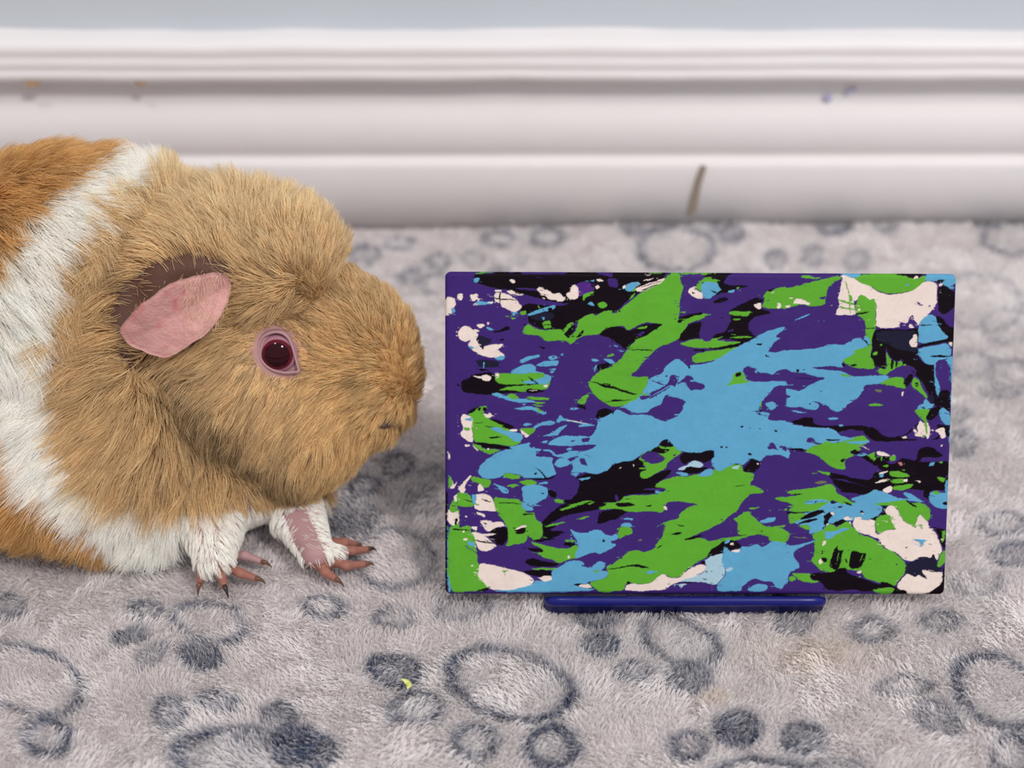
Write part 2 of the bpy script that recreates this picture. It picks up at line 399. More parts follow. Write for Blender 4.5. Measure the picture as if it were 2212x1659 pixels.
# paint patches traced in ten-unit steps inside nine windows of the canvas: (window origin) then 'colour x,y,x,y,...'
PAINT = {
(930,560): """
k 50,20,221,16,221,66,190,68,180,70,172,78,165,80,160,85,155,90,150,86,132,88,115,80,113,72,112,68,105,65,104,60,112,56,125,57,150,58,160,57,145,55,128,50,115,47,104,44,100,42,90,40,80,39,70,37,60,34,50,30
g 50,20,75,18,75,19,55,21
p 105,18,160,17,160,20,107,21
p 98,37,120,38,135,41,120,41,100,39
p 122,24,136,26,124,25
p 104,46,120,48,135,52,150,55,162,57,150,59,130,58,112,56,103,52
v 172,30,185,29,188,34,192,40,178,46,172,48,170,38
p 206,25,216,25,220,34,208,36
w 17,49,27,49,31,57,26,64,24,70,17,72
w 30,46,37,45,37,51,35,54,31,50
w 45,46,55,44,55,50,50,54,46,49
b 51,56,56,53,63,55,72,53,73,56,66,58,54,59
w 50,57,53,55,54,58,51,59
w 65,55,73,53,72,56,67,56
b 24,63,28,62,29,67,25,70
w 74,43,82,43,92,46,99,50,103,56,107,60,102,64,97,67,90,64,83,60,82,56,74,53
k 74,49,100,51,99,52,84,51,74,50
k 80,34,81,34,82,56,80,56
w 74,40,83,40,83,42,74,42
w 89,42,94,40,100,43,109,45,105,47,100,45,92,45
w 123,39,128,36,134,38,142,44,150,43,157,49,156,53,149,54,146,51,138,51,134,46,130,46
k 125,40,132,40,130,41
w 165,34,170,32,173,38,173,49,165,53,160,48,158,44,163,42
w 91,28,95,26,100,30,96,32
w 192,34,196,32,198,36,194,38
w 193,26,200,25,203,29,195,28
b 186,28,191,26,190,29
b 50,26,58,25,55,31,50,32
g 177,51,178,45,185,42,192,41,188,45,182,48,179,52
b 182,56,188,53,192,59,186,58
g 195,55,203,53,207,57,205,61,198,61
n 114,70,122,68,140,66,145,70,140,76,120,76
b 112,69,125,64,135,60,145,58,146,61,140,65,130,66,122,69,114,71
k 137,61,142,61,142,66,137,66
g 125,57,128,62,126,62
b 93,67,102,66,100,70,96,71
g 93,70,97,72,100,74,95,76
g 103,65,112,64,111,69,106,70
b 131,72,134,72,134,75,131,75
g 131,77,141,76,141,86,132,86
k 132,81,141,81,141,82,132,82
g 106,92,112,80,118,83,130,89,150,86,155,88,160,80,167,78,166,84,160,88,158,93,163,94,170,88,172,80,172,76,178,72,190,67,193,71,200,66,210,63,221,65,221,82,213,82,205,86,197,93,185,93,175,95,165,105,158,100,145,100,135,101,128,95,118,93
k 156,92,167,80,170,84,165,92,162,97,158,95
k 170,97,173,92,178,87,180,89,175,95
k 196,93,205,85,215,82,221,84,221,107,213,103,211,97
w 34,88,40,83,47,85,52,90,57,93,54,97,55,103,62,111,63,107,75,105,86,104,84,108,80,110,82,114,88,118,80,119,72,121,63,119,50,112,44,106,48,99,42,103,36,101,33,95
n 55,95,60,94,66,98,72,98,70,104,63,106,62,112,57,106,54,100
k 72,88,80,89,87,84,92,84,92,88,85,90,75,91
k 82,98,86,98,85,101,82,101
k 125,106,135,108,132,111
w 54,82,60,80,64,82,58,86,54,84
w 50,87,57,88,57,90,52,91
w 65,79,68,79,67,82
b 65,83,75,87,70,88,66,86
b 75,121,82,118,88,119,84,124,78,124
b 44,107,50,107,52,110,47,110
n 52,122,80,125,80,132,58,133
k 56,134,72,136,60,138
b 62,126,64,126,63,134,62,134
b 103,125,115,118,128,117,128,120,118,122,108,127
b 137,119,145,117,150,121,140,123
b 123,129,135,124,150,123,149,129,135,130,128,131
b 93,138,105,130,117,127,124,131,123,137,130,138,140,142,141,148,135,153,110,153,105,145,96,141
b 138,134,147,132,145,136,140,135
b 139,137,145,136,142,140
b 152,115,156,115,155,117,152,117
k 50,140,75,138,77,152,85,152,95,158,90,162,60,165,45,162,37,158,37,148,45,146
g 76,140,90,140,105,140,125,138,135,140,130,145,120,148,110,148,95,153,76,150
g 97,154,115,154,135,152,136,158,115,162,95,159,78,160
k 106,145,110,150,108,150
k 114,142,119,146,128,154,124,153,117,147
w 60,143,65,141,71,143,71,148,65,149,60,147
w 50,141,55,143,60,143,60,146,55,145
w 76,139,80,139,80,145,76,145
w 132,153,137,151,137,155,133,155
g 221,128,210,131,200,135,188,145,185,152,187,160,190,166,221,166
k 195,150,205,153,218,156,212,158,200,154
k 193,131,205,126,215,125,205,133,195,137
b 187,122,195,121,198,124,190,125
b 203,120,221,123,221,127,212,127,205,124
g 206,117,215,114,220,116,212,119
b 192,130,195,129,194,134,192,138
""",
(1300,560): """
k 0,16,20,17,45,18,76,18,70,23,60,28,45,38,36,45,28,50,20,58,12,65,0,66
p 1,26,8,24,13,26,15,36,5,36
g 8,16,45,17,90,15,145,15,120,20,110,18,90,20,88,18,76,18,60,19,45,19,25,18
w 36,36,45,33,55,29,65,25,71,24,68,28,60,33,50,38,42,41,37,41
k 42,35,66,27,66,28,42,36
k 42,39,62,31,62,32,44,40
w 44,20,56,20,50,22
w 43,28,50,25,58,24,52,27
b 24,33,30,30,38,29,40,31,36,35,30,41,25,40,22,36
w 19,35,23,32,24,36,21,38
g 33,38,36,36,37,40,30,41
g 76,18,88,18,88,26,92,36,90,45,88,52,88,66,86,75,95,70,110,67,128,67,115,72,105,76,97,80,92,90,86,98,72,104,62,112,55,122,45,130,40,136,32,139,30,143,50,142,52,147,45,155,40,166,0,166,0,130,15,125,25,112,30,105,35,100,40,95,60,83,68,80,55,78,45,78,35,83,25,87,22,82,12,82,0,86,0,64,12,67,20,60,32,50,40,43,55,36,68,28
g 27,52,30,46,36,42,32,48
k 0,87,5,83,13,82,22,84,26,88,35,85,45,80,55,80,66,79,68,81,58,87,50,92,42,96,35,99,30,104,28,109,22,110,18,106,12,102,8,97,0,95
g 36,85,48,82,50,84,44,86
p 39,92,46,88,46,92,40,95
p 0,96,6,97,10,102,20,108,25,111,20,120,10,127,0,131
g 2,116,8,114,12,116,8,119
b 0,120,8,122,12,126,5,127,0,125
b 8,105,15,106,14,108
b 16,111,24,113,18,113
k 116,19,140,17,155,15,160,16,150,18,142,24,140,30,150,32,170,32,168,34,155,36,150,40,138,42,130,44,128,40,130,32,135,27,125,25,120,25
g 106,33,116,24,124,22,128,25,136,26,132,30,125,30,118,33,114,40,110,38
b 114,28,132,29,135,34,138,38,132,42,125,48,118,49,116,45,113,38
k 123,37,134,41,130,42
w 100,36,106,33,107,38,116,42,116,49,106,48,102,44,98,40
k 103,40,107,42,103,43
g 155,34,160,34,157,37
b 144,39,154,36,153,40,146,41
k 127,52,140,46,147,48,142,52,130,55
k 148,62,165,53,180,45,190,50,178,57,186,60,200,66,180,69,171,76,170,84,174,90,180,94,165,102,155,106,140,108,128,108,125,106,140,102,160,100,145,97,125,99,120,100,130,92,142,88,146,82,150,76,147,70
p 145,87,152,84,152,88,146,88
g 146,66,150,63,165,64,174,63,170,69,160,69,150,68
g 150,73,162,72,155,75
g 187,44,192,38,200,37,208,34,215,33,221,35,221,60,186,60,190,50
k 192,38,200,35,198,39
w 196,40,202,39,199,41
w 176,56,182,53,186,53,186,60,182,61
w 204,53,209,53,209,59,204,60
w 212,57,221,55,221,58
k 90,70,105,67,115,65,115,71,100,74,90,78,85,78,87,72
g 90,75,112,68,128,67,115,71,105,75,96,80,90,80
k 86,99,90,90,97,82,105,78,115,76,112,85,112,92,113,96,100,98,92,100
g 86,103,105,98,118,97,128,97,142,94,130,99,145,100,163,100,155,103,130,108,118,108,105,108
k 122,107,130,108,160,101,170,96,177,94,162,104,150,108,126,110
g 150,94,177,94,170,96,152,96
g 148,91,156,91,150,92
g 104,116,120,112,135,110,152,107,160,105,145,115,130,122,118,125,105,126,103,120
k 28,110,57,110,57,111,28,111
p 31,139,38,136,44,126,52,118,60,109,70,104,82,102,90,105,105,109,104,115,102,119,102,125,95,125,88,120,78,122,72,128,68,138,60,141,45,142,33,142
k 104,110,122,110,118,112,104,112
p 116,70,130,66,146,62,150,72,145,82,130,90,126,99,121,102,115,98,111,88,116,78,122,73
b 52,145,60,142,68,139,70,132,78,124,86,120,92,125,98,131,103,128,115,128,130,123,145,113,160,105,175,97,190,88,212,81,214,83,202,94,210,96,200,100,196,108,192,112,201,113,221,108,221,166,40,166,47,155
k 97,130,101,130,100,133
k 179,102,187,102,186,104,180,104
k 190,115,195,116,195,118,192,118
p 163,133,170,128,173,132,178,132,182,137,192,138,200,140,205,135,215,132,221,134,221,148,205,148,175,148,166,145
b 177,135,181,135,180,139
g 152,139,158,136,162,135,165,145,174,148,160,150,145,153,142,155,150,147
k 154,139,161,136,162,141,155,143
p 77,141,84,141,88,145,84,151,83,156,79,153,74,155,60,163,58,162,65,157,75,151
p 95,141,102,142,107,149,118,152,119,156,113,159,106,158,101,160,97,153,92,149,86,152,84,151,92,146
p 52,146,60,149,68,152,75,153,70,154,60,151
k 0,152,10,155,25,160,40,164,30,164,0,154
""",
(1680,560): """
g 0,35,10,34,20,32,30,28,40,26,55,23,68,19,73,22,62,28,55,35,53,45,52,55,35,57,25,54,12,58,0,60
g 22,20,32,19,40,22,50,22,40,24,26,22
w 14,54,17,47,24,47,30,50,34,52,33,55,24,54,18,53
w 2,58,10,55,10,58,5,59
w 8,46,14,46,13,48
p 44,46,53,43,52,48,46,47
w 72,20,76,17,84,17,88,22,95,27,108,31,112,35,120,39,130,41,145,40,155,38,165,30,170,26,180,24,187,26,190,32,189,42,189,52,185,58,180,64,172,72,168,79,155,78,143,82,114,83,115,65,114,50,108,48,100,44,95,42,90,50,86,48,83,42,79,28,74,22
w 70,40,72,28,74,20,79,28,83,42,88,50,88,58,90,66,85,68,75,66,65,67,67,60,70,57,69,48
b 64,15,85,15,98,17,92,20,88,22,75,18
g 82,14,115,13,115,16,95,17
g 87,22,95,18,115,16,140,17,155,19,165,23,170,20,178,17,176,24,170,28,160,36,148,39,130,40,115,36,108,31,95,27
b 86,18,96,17,92,21,88,21
k 133,15,150,14,178,13,172,18,165,22,155,21,150,18,138,18
w 160,22,165,18,167,22
b 151,28,155,28,155,31,151,31
b 178,14,200,14,214,18,214,28,208,28,209,34,204,36,198,30,192,24,182,24,174,25
k 188,24,194,22,197,26,192,28
k 191,32,200,30,207,36,212,38,212,55,204,62,196,66,190,60,190,48
w 191,30,194,27,197,28,194,32
v 186,55,190,50,191,60,187,62
p 195,66,205,62,212,56,212,80,205,82,200,74
k 188,66,196,70,202,80,212,82,212,100,208,106,203,98,196,90,190,78
b 165,84,167,76,172,70,180,65,187,68,190,76,196,88,204,94,195,97,165,102
k 168,79,182,78,182,79,168,80
k 165,103,190,98,203,95,208,98,195,101,165,106
b 165,107,190,103,200,101,206,106,206,118,200,120,190,121,186,127,178,127,172,122,168,116,165,112
k 178,116,200,115,206,117,190,118
w 202,99,208,99,207,105
b 200,121,208,115,210,124,209,166,206,150,203,130,198,121
b 185,125,188,122,186,135,188,145,192,152,192,166,186,155,184,140
p 189,121,198,121,204,128,207,140,205,152,204,158,196,158,190,145,187,132
k 192,158,204,157,206,166,190,166
g 88,58,92,48,96,41,102,44,106,48,114,46,114,82,111,90,109,103,108,116,112,120,113,132,100,132,85,130,74,124,75,120,86,115,88,110,97,107,107,103,102,97,101,90,102,82,101,74,95,70,90,66
w 92,60,95,59,95,62,92,62
g 76,22,79,28,83,44,84,66,83,66,82,44,78,30
g 69,47,88,52,88,55,70,50
g 70,56,90,60,88,61,70,58
g 82,42,85,42,86,50,82,50
k 90,65,100,64,108,62,100,66,90,67
k 102,82,115,82,115,83,102,83
p 53,70,66,68,80,67,92,70,99,73,101,82,100,92,97,96,88,94,84,98,82,103,75,103,68,99,60,100,40,108,20,108,20,90
b 0,110,30,109,42,108,60,102,75,104,83,98,90,94,97,96,106,103,97,107,88,110,86,115,75,120,72,126,74,132,85,134,100,141,130,140,136,149,125,149,105,152,100,156,93,166,0,166
b 100,92,105,95,108,100,106,104,100,97
k 97,96,101,97,107,105,104,103
k 111,88,116,84,140,84,152,85,165,80,166,90,165,100,166,116,170,122,178,127,185,128,185,140,187,155,190,166,180,166,172,152,165,142,155,135,148,128,146,120,142,123,132,120,128,112,126,105,126,130,122,133,116,128,112,131,111,122,107,117,110,112,109,100
n 114,86,150,86,164,86,165,112,152,110,140,108,130,102,116,98
g 111,113,116,111,115,116,110,116
g 118,103,123,102,120,105
w 154,99,158,95,160,90,164,90,165,105,158,105
p 143,82,145,74,150,74,152,78,156,68,160,66,161,72,166,80,163,84,155,78,148,82
w 153,80,157,77,161,82,155,82
p 164,50,168,51,170,56,166,54
p 179,54,182,54,182,56,179,56
g 126,110,130,120,140,124,147,122,147,128,135,134,128,138,126,140,118,138,116,134,118,131,125,133,127,128
k 132,120,136,122,135,132,132,132
k 138,123,142,124,140,130,138,130
p 128,138,140,130,148,127,158,128,164,134,163,140,150,141,135,141
k 150,145,155,139,160,138,158,147,152,155,147,151
g 117,150,135,142,148,142,148,150,151,155,147,156,130,152
g 157,153,160,142,166,145,172,158,177,165,163,166
p 35,131,45,129,60,128,70,131,85,132,105,132,115,136,118,140,105,141,85,142,72,135,60,134,45,133
k 72,127,75,126,77,129,74,131
k 17,135,19,133,21,134,20,137,18,137
k 82,127,90,126,91,129,84,129
p 0,133,8,133,12,137,20,137,30,138,40,142,53,144,45,148,35,152,22,160,12,158,0,155
b 0,147,7,150,7,153,0,154
k 10,144,50,144,30,145
g 69,139,78,139,85,142,74,142
p 93,166,100,157,106,151,116,149,130,152,150,157,160,160,170,166
b 15,74,25,69,35,65,30,69,20,73
b 47,77,52,73,50,77
""",
(930,800): """
k 36,15,50,13,76,15,92,22,95,25,110,28,95,30,65,32,60,31,45,30,37,28
g 76,7,105,7,130,6,141,10,140,20,137,25,115,29,95,26,78,27,95,21,76,18
b 118,9,141,9,141,15,135,20,118,19,105,17
g 110,8,130,6,135,8,125,11,112,12
k 83,20,110,19,130,19,110,21,90,22
k 114,10,120,13,128,20,124,19
k 110,28,115,24,128,26,135,28,120,31
w 112,27,125,26,125,27
w 132,21,137,19,137,23,133,23
b 70,31,80,29,86,33,95,36,105,36,118,38,127,42,110,41,95,40,87,37
g 88,33,97,30,105,35,97,38
g 110,34,140,35,138,38,120,38
g 122,40,138,41,125,43
g 118,43,134,45,125,46
b 108,42,112,42,110,45
b 97,48,105,47,115,45,122,47,130,50,136,55,132,56,120,50,108,50
g 122,46,130,50,132,53,126,52
g 221,0,205,2,195,6,188,12,184,16,186,22,190,29,196,35,200,38,210,45,221,46
k 183,14,195,18,205,20,218,24,212,25,200,22
k 204,12,214,12,210,15
k 200,40,221,38,210,40
p 190,30,196,34,201,40,196,52,188,57,183,52,183,42,185,35
g 172,40,178,34,186,30,183,40,180,44,174,42
k 170,44,182,43,183,50,178,48
b 163,49,170,46,175,48,165,50
g 52,50,58,46,65,45,66,50,62,53,65,57,75,63,88,70,95,75,105,78,108,84,105,90,95,93,82,91,55,88,52,85,50,70,50,62,45,55
b 68,70,80,70,88,74,100,76,108,78,110,84,103,88,95,84,90,80,80,76
w 40,54,46,56,51,60,50,66,50,75,52,88,45,87,38,82,36,76,40,72,38,64,36,60
g 40,70,48,71,48,74,41,74
b 42,60,50,58,50,63,42,62
w 62,53,68,55,70,52,74,57,66,60
k 44,53,52,48,58,46,54,51,48,54
k 57,47,60,47,59,51,57,51
k 62,47,66,47,66,52,62,51
k 50,65,65,65,58,66
k 63,69,76,70,70,71
k 69,82,86,81,80,83,72,84
k 67,60,80,62,100,70,92,73,85,69,75,64
w 92,73,102,72,103,75,95,75
g 103,71,125,71,118,80,110,78
w 106,72,110,75,117,80,113,83,107,77
g 50,89,60,92,62,96,85,97,75,101,70,103,58,97,53,93
k 50,88,60,88,80,91,100,95,112,97,100,97,80,96,62,95,60,92
w 42,91,48,91,48,93,43,94
w 50,91,54,94,58,99,55,98
w 67,95,70,95,69,98
b 92,94,105,91,118,88,116,94,130,96,128,99,100,97
b 57,122,60,115,70,106,82,99,95,96,110,96,118,97,124,98,125,103,124,105,145,106,143,112,146,122,149,126,140,130,112,131,105,126,90,124,80,130,65,131,58,126
k 122,126,124,124,126,124,125,127
k 122,116,130,122,138,131,136,131,128,122
b 221,46,215,50,208,56,196,61,196,68,192,77,187,83,175,80,152,81,140,88,138,92,160,93,185,91,196,92,187,98,200,95,221,93
b 145,115,150,108,162,105,172,104,175,100,185,98,200,93,221,90,221,113,214,115,210,121,200,124,195,127,185,124,170,124,164,124,168,118,166,112,160,116,150,118
b 130,96,142,97,148,104,155,102,165,98,175,98,172,104,160,106,150,106,145,104
k 193,58,196,50,205,47,215,51,205,57,196,60
b 148,63,152,55,157,60,175,64,190,68,182,68,170,64,155,62,150,65
w 158,60,175,64,188,67,170,64
b 121,69,130,66,140,62,148,64,140,68,128,69,120,73
b 130,81,140,78,155,68,162,67,152,76,150,80,140,81
b 172,68,182,66,195,68,175,70
b 130,88,138,86,137,90,131,90
b 108,67,115,65,120,67,112,69
p 123,103,125,100,133,98,140,99,145,103,140,105,128,106
p 174,108,180,107,183,112,185,117,176,114
p 176,84,187,83,186,88,179,89
p 164,86,172,85,166,88
p 138,94,150,93,170,95,195,92,190,96,172,99,150,98,140,97
b 159,96,166,95,166,98,160,98
p 148,110,160,108,175,104,170,109,160,112,152,115
b 146,115,150,108,158,107,164,110,162,114,154,118,148,117
k 178,101,192,108,185,105
g 50,128,60,130,72,132,73,136,70,141,64,142,60,137,55,136,50,133
w 34,143,40,136,46,130,49,126,50,129,46,134,42,140,44,144,40,148
w 57,140,60,136,63,140,65,145,57,146
g 23,126,25,128,29,135,24,141,23,140
w 25,128,28,133,30,138,34,134,31,142,24,142,29,136
w 22,97,25,104,24,110,22,104
g 83,127,93,124,108,128,105,131,97,132
g 104,135,117,132,127,136,120,140,110,138
g 90,139,97,137,105,139,97,142
b 127,136,138,134,139,137,128,138
k 112,131,140,130,150,128,140,132,125,133
b 75,135,82,139,90,141,94,144,92,148,86,147,80,141
k 89,144,92,144,91,146
b 108,140,120,138,130,139,138,142,139,148,136,153,128,158,124,163,115,160,109,154
k 221,113,214,114,211,120,198,126,185,125,175,129,165,128,175,135,173,145,170,152,160,160,150,166,221,166
b 164,125,175,124,170,130,166,130
b 176,132,187,129,189,131,177,134
p 147,130,153,124,163,125,175,131,173,145,165,156,156,156,150,150,147,140,138,134
k 139,143,147,146,150,152,145,155,140,150
w 57,148,66,149,73,152,78,166,53,166,53,155
g 75,152,90,154,108,157,108,166,78,166
g 33,150,40,147,48,149,50,155,53,160,52,166,24,166,30,156
b 50,150,57,150,57,160,53,166,50,158
k 36,154,50,155,52,157,36,155
k 60,155,70,157,75,160,65,159
w 30,152,35,150,34,158,31,156
b 109,155,115,160,120,166,109,166
p 130,158,140,155,150,160,150,166,125,166,125,161
g 145,156,150,155,158,156,155,160,148,160
g 160,165,180,159,192,157,170,164
g 216,151,219,151,219,158,216,158
""",
(1300,800): """
g 0,-5,40,-5,52,12,42,32,35,38,20,46,0,46
p 31,6,38,4,70,-5,72,4,60,9,45,10,33,9
k 0,20,10,22,25,27,40,32,30,31,0,22
k 0,37,20,38,35,37,15,40,0,40
b 52,13,70,5,80,-5,160,-5,160,3,155,10,150,20,160,17,175,15,195,16,210,15,218,17,216,20,203,21,197,28,190,35,185,42,182,48,180,55,190,56,195,59,205,61,215,63,221,66,221,108,205,103,190,105,185,112,173,108,168,112,163,116,155,114,145,118,137,123,130,120,125,112,130,105,129,98,120,98,112,102,100,100,90,99,82,94,78,88,73,84,67,87,63,93,55,97,45,102,38,106,32,110,22,111,15,114,9,113,6,120,0,122,0,60,10,54,12,50,20,46,25,43,35,38,42,32,47,22
k 0,50,8,50,11,52,5,57,0,59
g 152,7,158,4,162,3,165,13,174,16,160,18,145,21,141,22,150,15
k 154,6,161,4,162,9,155,10
p 163,0,170,-4,178,0,182,5,192,6,200,8,205,3,215,0,221,2,221,15,195,16,175,15,166,12
b 177,2,181,3,180,7,176,6
p 77,8,84,8,88,12,84,18,83,23,79,20,74,22,62,29,50,36,42,38,40,33,50,31,65,24,75,18
p 50,36,64,29,76,22,78,22,65,30,54,36
p 95,8,102,9,107,16,118,19,119,23,113,26,106,25,101,27,97,20,92,16,86,19,84,18,92,13
p 52,13,60,16,68,19,75,20,70,21,60,18
p 73,31,76,32,76,34,90,36,96,41,93,43,92,50,86,57,80,60,70,63,60,60,50,55,35,55,30,56,20,51,12,49,20,47,26,48,33,53,50,53,58,46,66,43,69,35
p 200,24,205,25,212,29,221,31,221,36,210,38,195,39,188,38,195,32
p 186,38,190,38,190,44,196,48,198,46,210,48,221,49,221,66,212,62,200,62,192,60,196,55,190,50,182,48,186,44
b 190,42,198,39,203,42,203,47,198,50,194,47
b 182,51,195,52,196,56,186,55
k 179,54,184,48,187,50,183,55
g 184,42,186,40,186,48,184,48
k 161,69,164,68,165,70,162,71
k 182,71,185,71,184,73
k 201,73,205,75,203,77
k 142,93,145,92,146,95,143,96
k 169,103,172,101,175,103,172,105
p 193,95,195,90,200,89,204,96,208,99,200,97,194,98
p 208,93,212,93,221,97,221,102,214,99,208,96
g 40,110,43,103,60,94,78,90,88,98,92,100,80,108,74,113,72,120,60,125,50,132,42,130,42,124,50,118,42,112
k 67,87,73,84,78,88,82,94,65,94
k 45,102,55,97,63,93,66,96,78,97,70,102,60,101
p 42,105,50,100,58,99,68,104,72,108,65,113,55,114,48,111,43,108
k 9,113,15,114,22,111,32,110,38,106,42,110,46,113,44,116,50,120,48,122,42,123,42,130,48,132,58,127,70,122,78,120,80,122,72,130,62,136,61,140,75,139,72,142,40,144,60,146,80,144,60,150,30,151,22,152,20,157,16,157,14,152,12,158,0,162,0,122,6,121
w 17,119,20,118,19,120
w 33,114,35,114,34,118
g 40,118,50,118,50,120,40,120
p 75,116,80,108,90,104,92,112,86,120,82,123,75,120
k 88,106,95,99,112,102,122,97,129,99,129,107,122,112,117,113,110,110,100,111,95,115,90,112
l 86,122,90,118,98,116,104,110,112,111,117,116,112,119,100,117,96,121
k 94,121,98,117,115,119,121,118,118,122,110,125,95,126,90,124
g 16,160,24,152,60,152,75,143,60,141,62,137,70,132,85,129,100,128,128,123,130,120,137,123,145,118,155,114,163,116,165,124,178,126,175,135,172,138,180,141,186,144,190,149,175,150,168,156,163,161,160,166,0,166
b 110,128,115,123,122,120,129,121,127,127,118,129
b 83,125,95,124,100,127,92,129
k 90,129,100,129,110,125,113,123,105,128
k 153,114,162,114,156,116
k 164,123,167,116,172,112,172,108,177,108,184,111,186,117,182,121,178,124,170,125
w 180,114,183,113,182,116
l 151,118,160,116,158,121,152,120
p 190,104,203,104,215,108,221,108,221,150,210,152,190,150,186,144,172,138,178,131,182,120
k 150,142,170,138,160,141
p 72,160,80,158,100,162,112,162,100,166,76,166
p 162,166,166,158,175,150,200,151,221,152,221,166
g 198,154,210,152,221,153,221,158,205,156
b 59,147,62,145,68,148,64,150
k 57,150,62,147,66,150
k 16,160,30,161,38,164,30,166,20,165
k 120,152,124,152,122,154
""",
(1680,800): """
b -5,-20,72,-10,70,-2,85,8,110,7,130,8,136,16,125,16,105,19,100,20,98,27,90,37,80,42,76,48,68,52,60,50,55,44,45,40,35,38,45,42,44,49,30,48,20,46,10,46,0,42,-5,42
p 0,0,8,0,12,4,20,4,30,5,40,9,53,11,45,15,35,19,22,27,12,25,0,22
b 0,15,7,18,7,20,0,21
k 10,11,50,11,30,12
k 17,3,19,0,21,1,20,4,18,4
p 0,30,12,33,5,35,0,36
k 46,27,48,26,48,28
k 32,42,34,41,34,43
g 69,6,78,6,85,9,74,9
p 70,-2,85,-1,105,0,115,3,118,7,105,8,85,8,76,3
g 115,3,118,-2,128,-2,130,3,128,6,122,7,117,5
p 128,5,140,-3,148,-6,158,-5,164,1,163,8,150,8,135,8
k 166,-5,185,-5,188,20,190,35,185,40,180,34,176,25,170,14
k 150,10,155,5,160,5,158,14,152,22,147,18
g 117,17,135,9,148,9,148,17,151,22,147,23,130,19
g 157,20,160,9,166,12,172,25,177,32,176,36,171,30,163,24
k 162,12,166,14,165,22,162,20
b 184,-5,188,0,189,8,191,20,192,34,188,30,185,15
b 206,-5,210,-5,210,50,206,45,207,20
p 187,-5,206,-5,206,12,204,25,196,26,190,12
k 192,26,205,25,206,50,200,50,195,46,186,44,182,40,190,36
n 178,32,184,30,186,36,182,40,178,37
p 173,33,170,38,168,43,160,48,165,52,166,57,164,62,155,72,148,80,130,83,115,78,104,70
b 163,47,168,43,172,42,174,35,178,38,180,42,186,41,183,46,175,48,165,49
k 168,46,172,45,174,48
g 160,49,170,47,180,48,180,52,175,58,177,64,172,62,166,57
k 175,58,180,48,190,44,194,48,190,54,182,62,178,62
b 191,50,195,46,202,50,206,56,209,57,209,66,200,68,194,62,191,56
b 204,70,209,66,208,90,205,94,203,84
k 188,66,200,68,205,68,204,84,200,80,197,70,190,72
w 164,70,168,62,172,65,178,64,180,72,180,82,177,85,174,80,168,82,161,80,161,78,165,77
g 172,60,176,62,177,78,175,78,174,68
g 170,79,175,79,174,82,170,82
w 186,74,190,71,198,70,199,78,200,83,194,84,191,77
w 192,93,195,91,195,94
k 100,70,110,70,120,78,130,83,145,82,155,74,163,66,165,65,160,73,150,80,142,84,165,85,160,87,130,88,110,87,100,78,95,72
w 145,83,150,81,152,84,148,85
k 180,86,187,84,192,78,190,86
k 10,64,22,60,25,58,38,58,38,66,55,69,65,68,80,69,95,68,104,70,95,76,85,73,75,75,68,77,60,71,40,70,25,68
b 55,60,60,58,70,60,60,62
b 10,49,20,51,32,52,20,53
b 68,68,72,67,76,69,70,70
w 145,28,148,27,147,32,145,33
o 112,24,122,25,120,28,114,27
g 104,43,115,41,124,43,118,45,108,45
b 0,61,8,64,20,68,35,70,55,71,65,74,70,80,80,83,90,82,105,88,100,90,85,90,70,88,60,90,50,90,42,92,38,97,25,97,10,95,0,97
p 30,84,34,82,38,83,42,89,52,91,46,92,38,89,30,88
g 28,99,38,92,50,91,52,87,65,90,80,86,90,82,98,80,102,84,106,87,100,91,92,95,96,98,90,100,84,98,82,102,88,105,78,108,75,115,78,120,72,122,60,118,52,112,48,107,38,103
b 76,88,90,87,105,86,106,88,95,91,80,90
k 52,85,73,85,65,87,55,87
b 0,96,8,97,10,103,9,108,3,107,0,103
k 8,96,28,96,26,100,12,98
k 70,110,78,108,74,114
k 81,101,88,97,94,101,104,104,112,102,118,108,125,112,135,116,145,108,152,109,163,111,166,98,172,94,182,94,190,100,197,104,188,108,180,106,170,108,166,113,180,112,190,112,204,112,204,130,180,128,160,126,150,126,125,125,115,118,105,112,95,106
b 90,104,96,102,103,102,100,106,92,105
w 94,92,106,97,104,98
g 103,104,108,102,112,100,112,105,115,112,110,110
w 114,100,120,99,130,103,131,105,120,105,115,104
k 117,106,130,105,130,112,118,112
g 119,106,122,106,120,112
g 131,104,138,105,138,110,133,112,130,109
g 122,116,130,116,128,119,124,118
g 143,121,150,122,147,123
r 140,113,144,112,146,117,142,117
b 180,113,186,112,184,116,178,118
g 190,112,196,112,194,115
k 52,123,70,127,90,132,108,134,112,125,120,123,150,126,204,128,204,150,190,150,160,145,120,148,105,150,85,152,70,145,62,138,60,133,55,128
p 60,132,75,133,100,142,105,144,88,138,70,134
g 42,123,52,124,60,125,57,128,50,126
o 38,137,50,134,55,137,45,139
w 115,128,122,124,130,123,125,126
b 117,128,124,126,122,131,118,131
g 130,124,140,123,152,127,155,131,140,131,131,129
w 112,137,120,134,130,132,125,136,114,138
g 130,134,146,132,150,137,135,139
w 146,133,152,133,152,137,147,136
w 161,134,169,135,167,137
g 133,143,145,140,160,139,157,144,145,147,135,146
w 122,147,128,142,133,141,134,147,128,150
g 188,130,195,131,200,133,196,137,190,134
b 199,135,202,134,202,150,198,148
g 6,148,15,145,30,144,45,142,55,139,60,140,65,143,66,149,72,152,80,157,88,163,90,166,40,166,5,158,0,156,12,154,20,152,8,150
b 82,156,95,153,105,150,112,145,122,148,130,152,138,156,155,158,160,166,88,166,90,161
b 145,149,152,149,160,153,170,159,172,166,155,166,148,157
b 180,149,185,147,195,150,202,149,202,166,180,166
g 125,160,155,158,165,166,120,166
k 170,150,180,146,182,166,174,166
""",
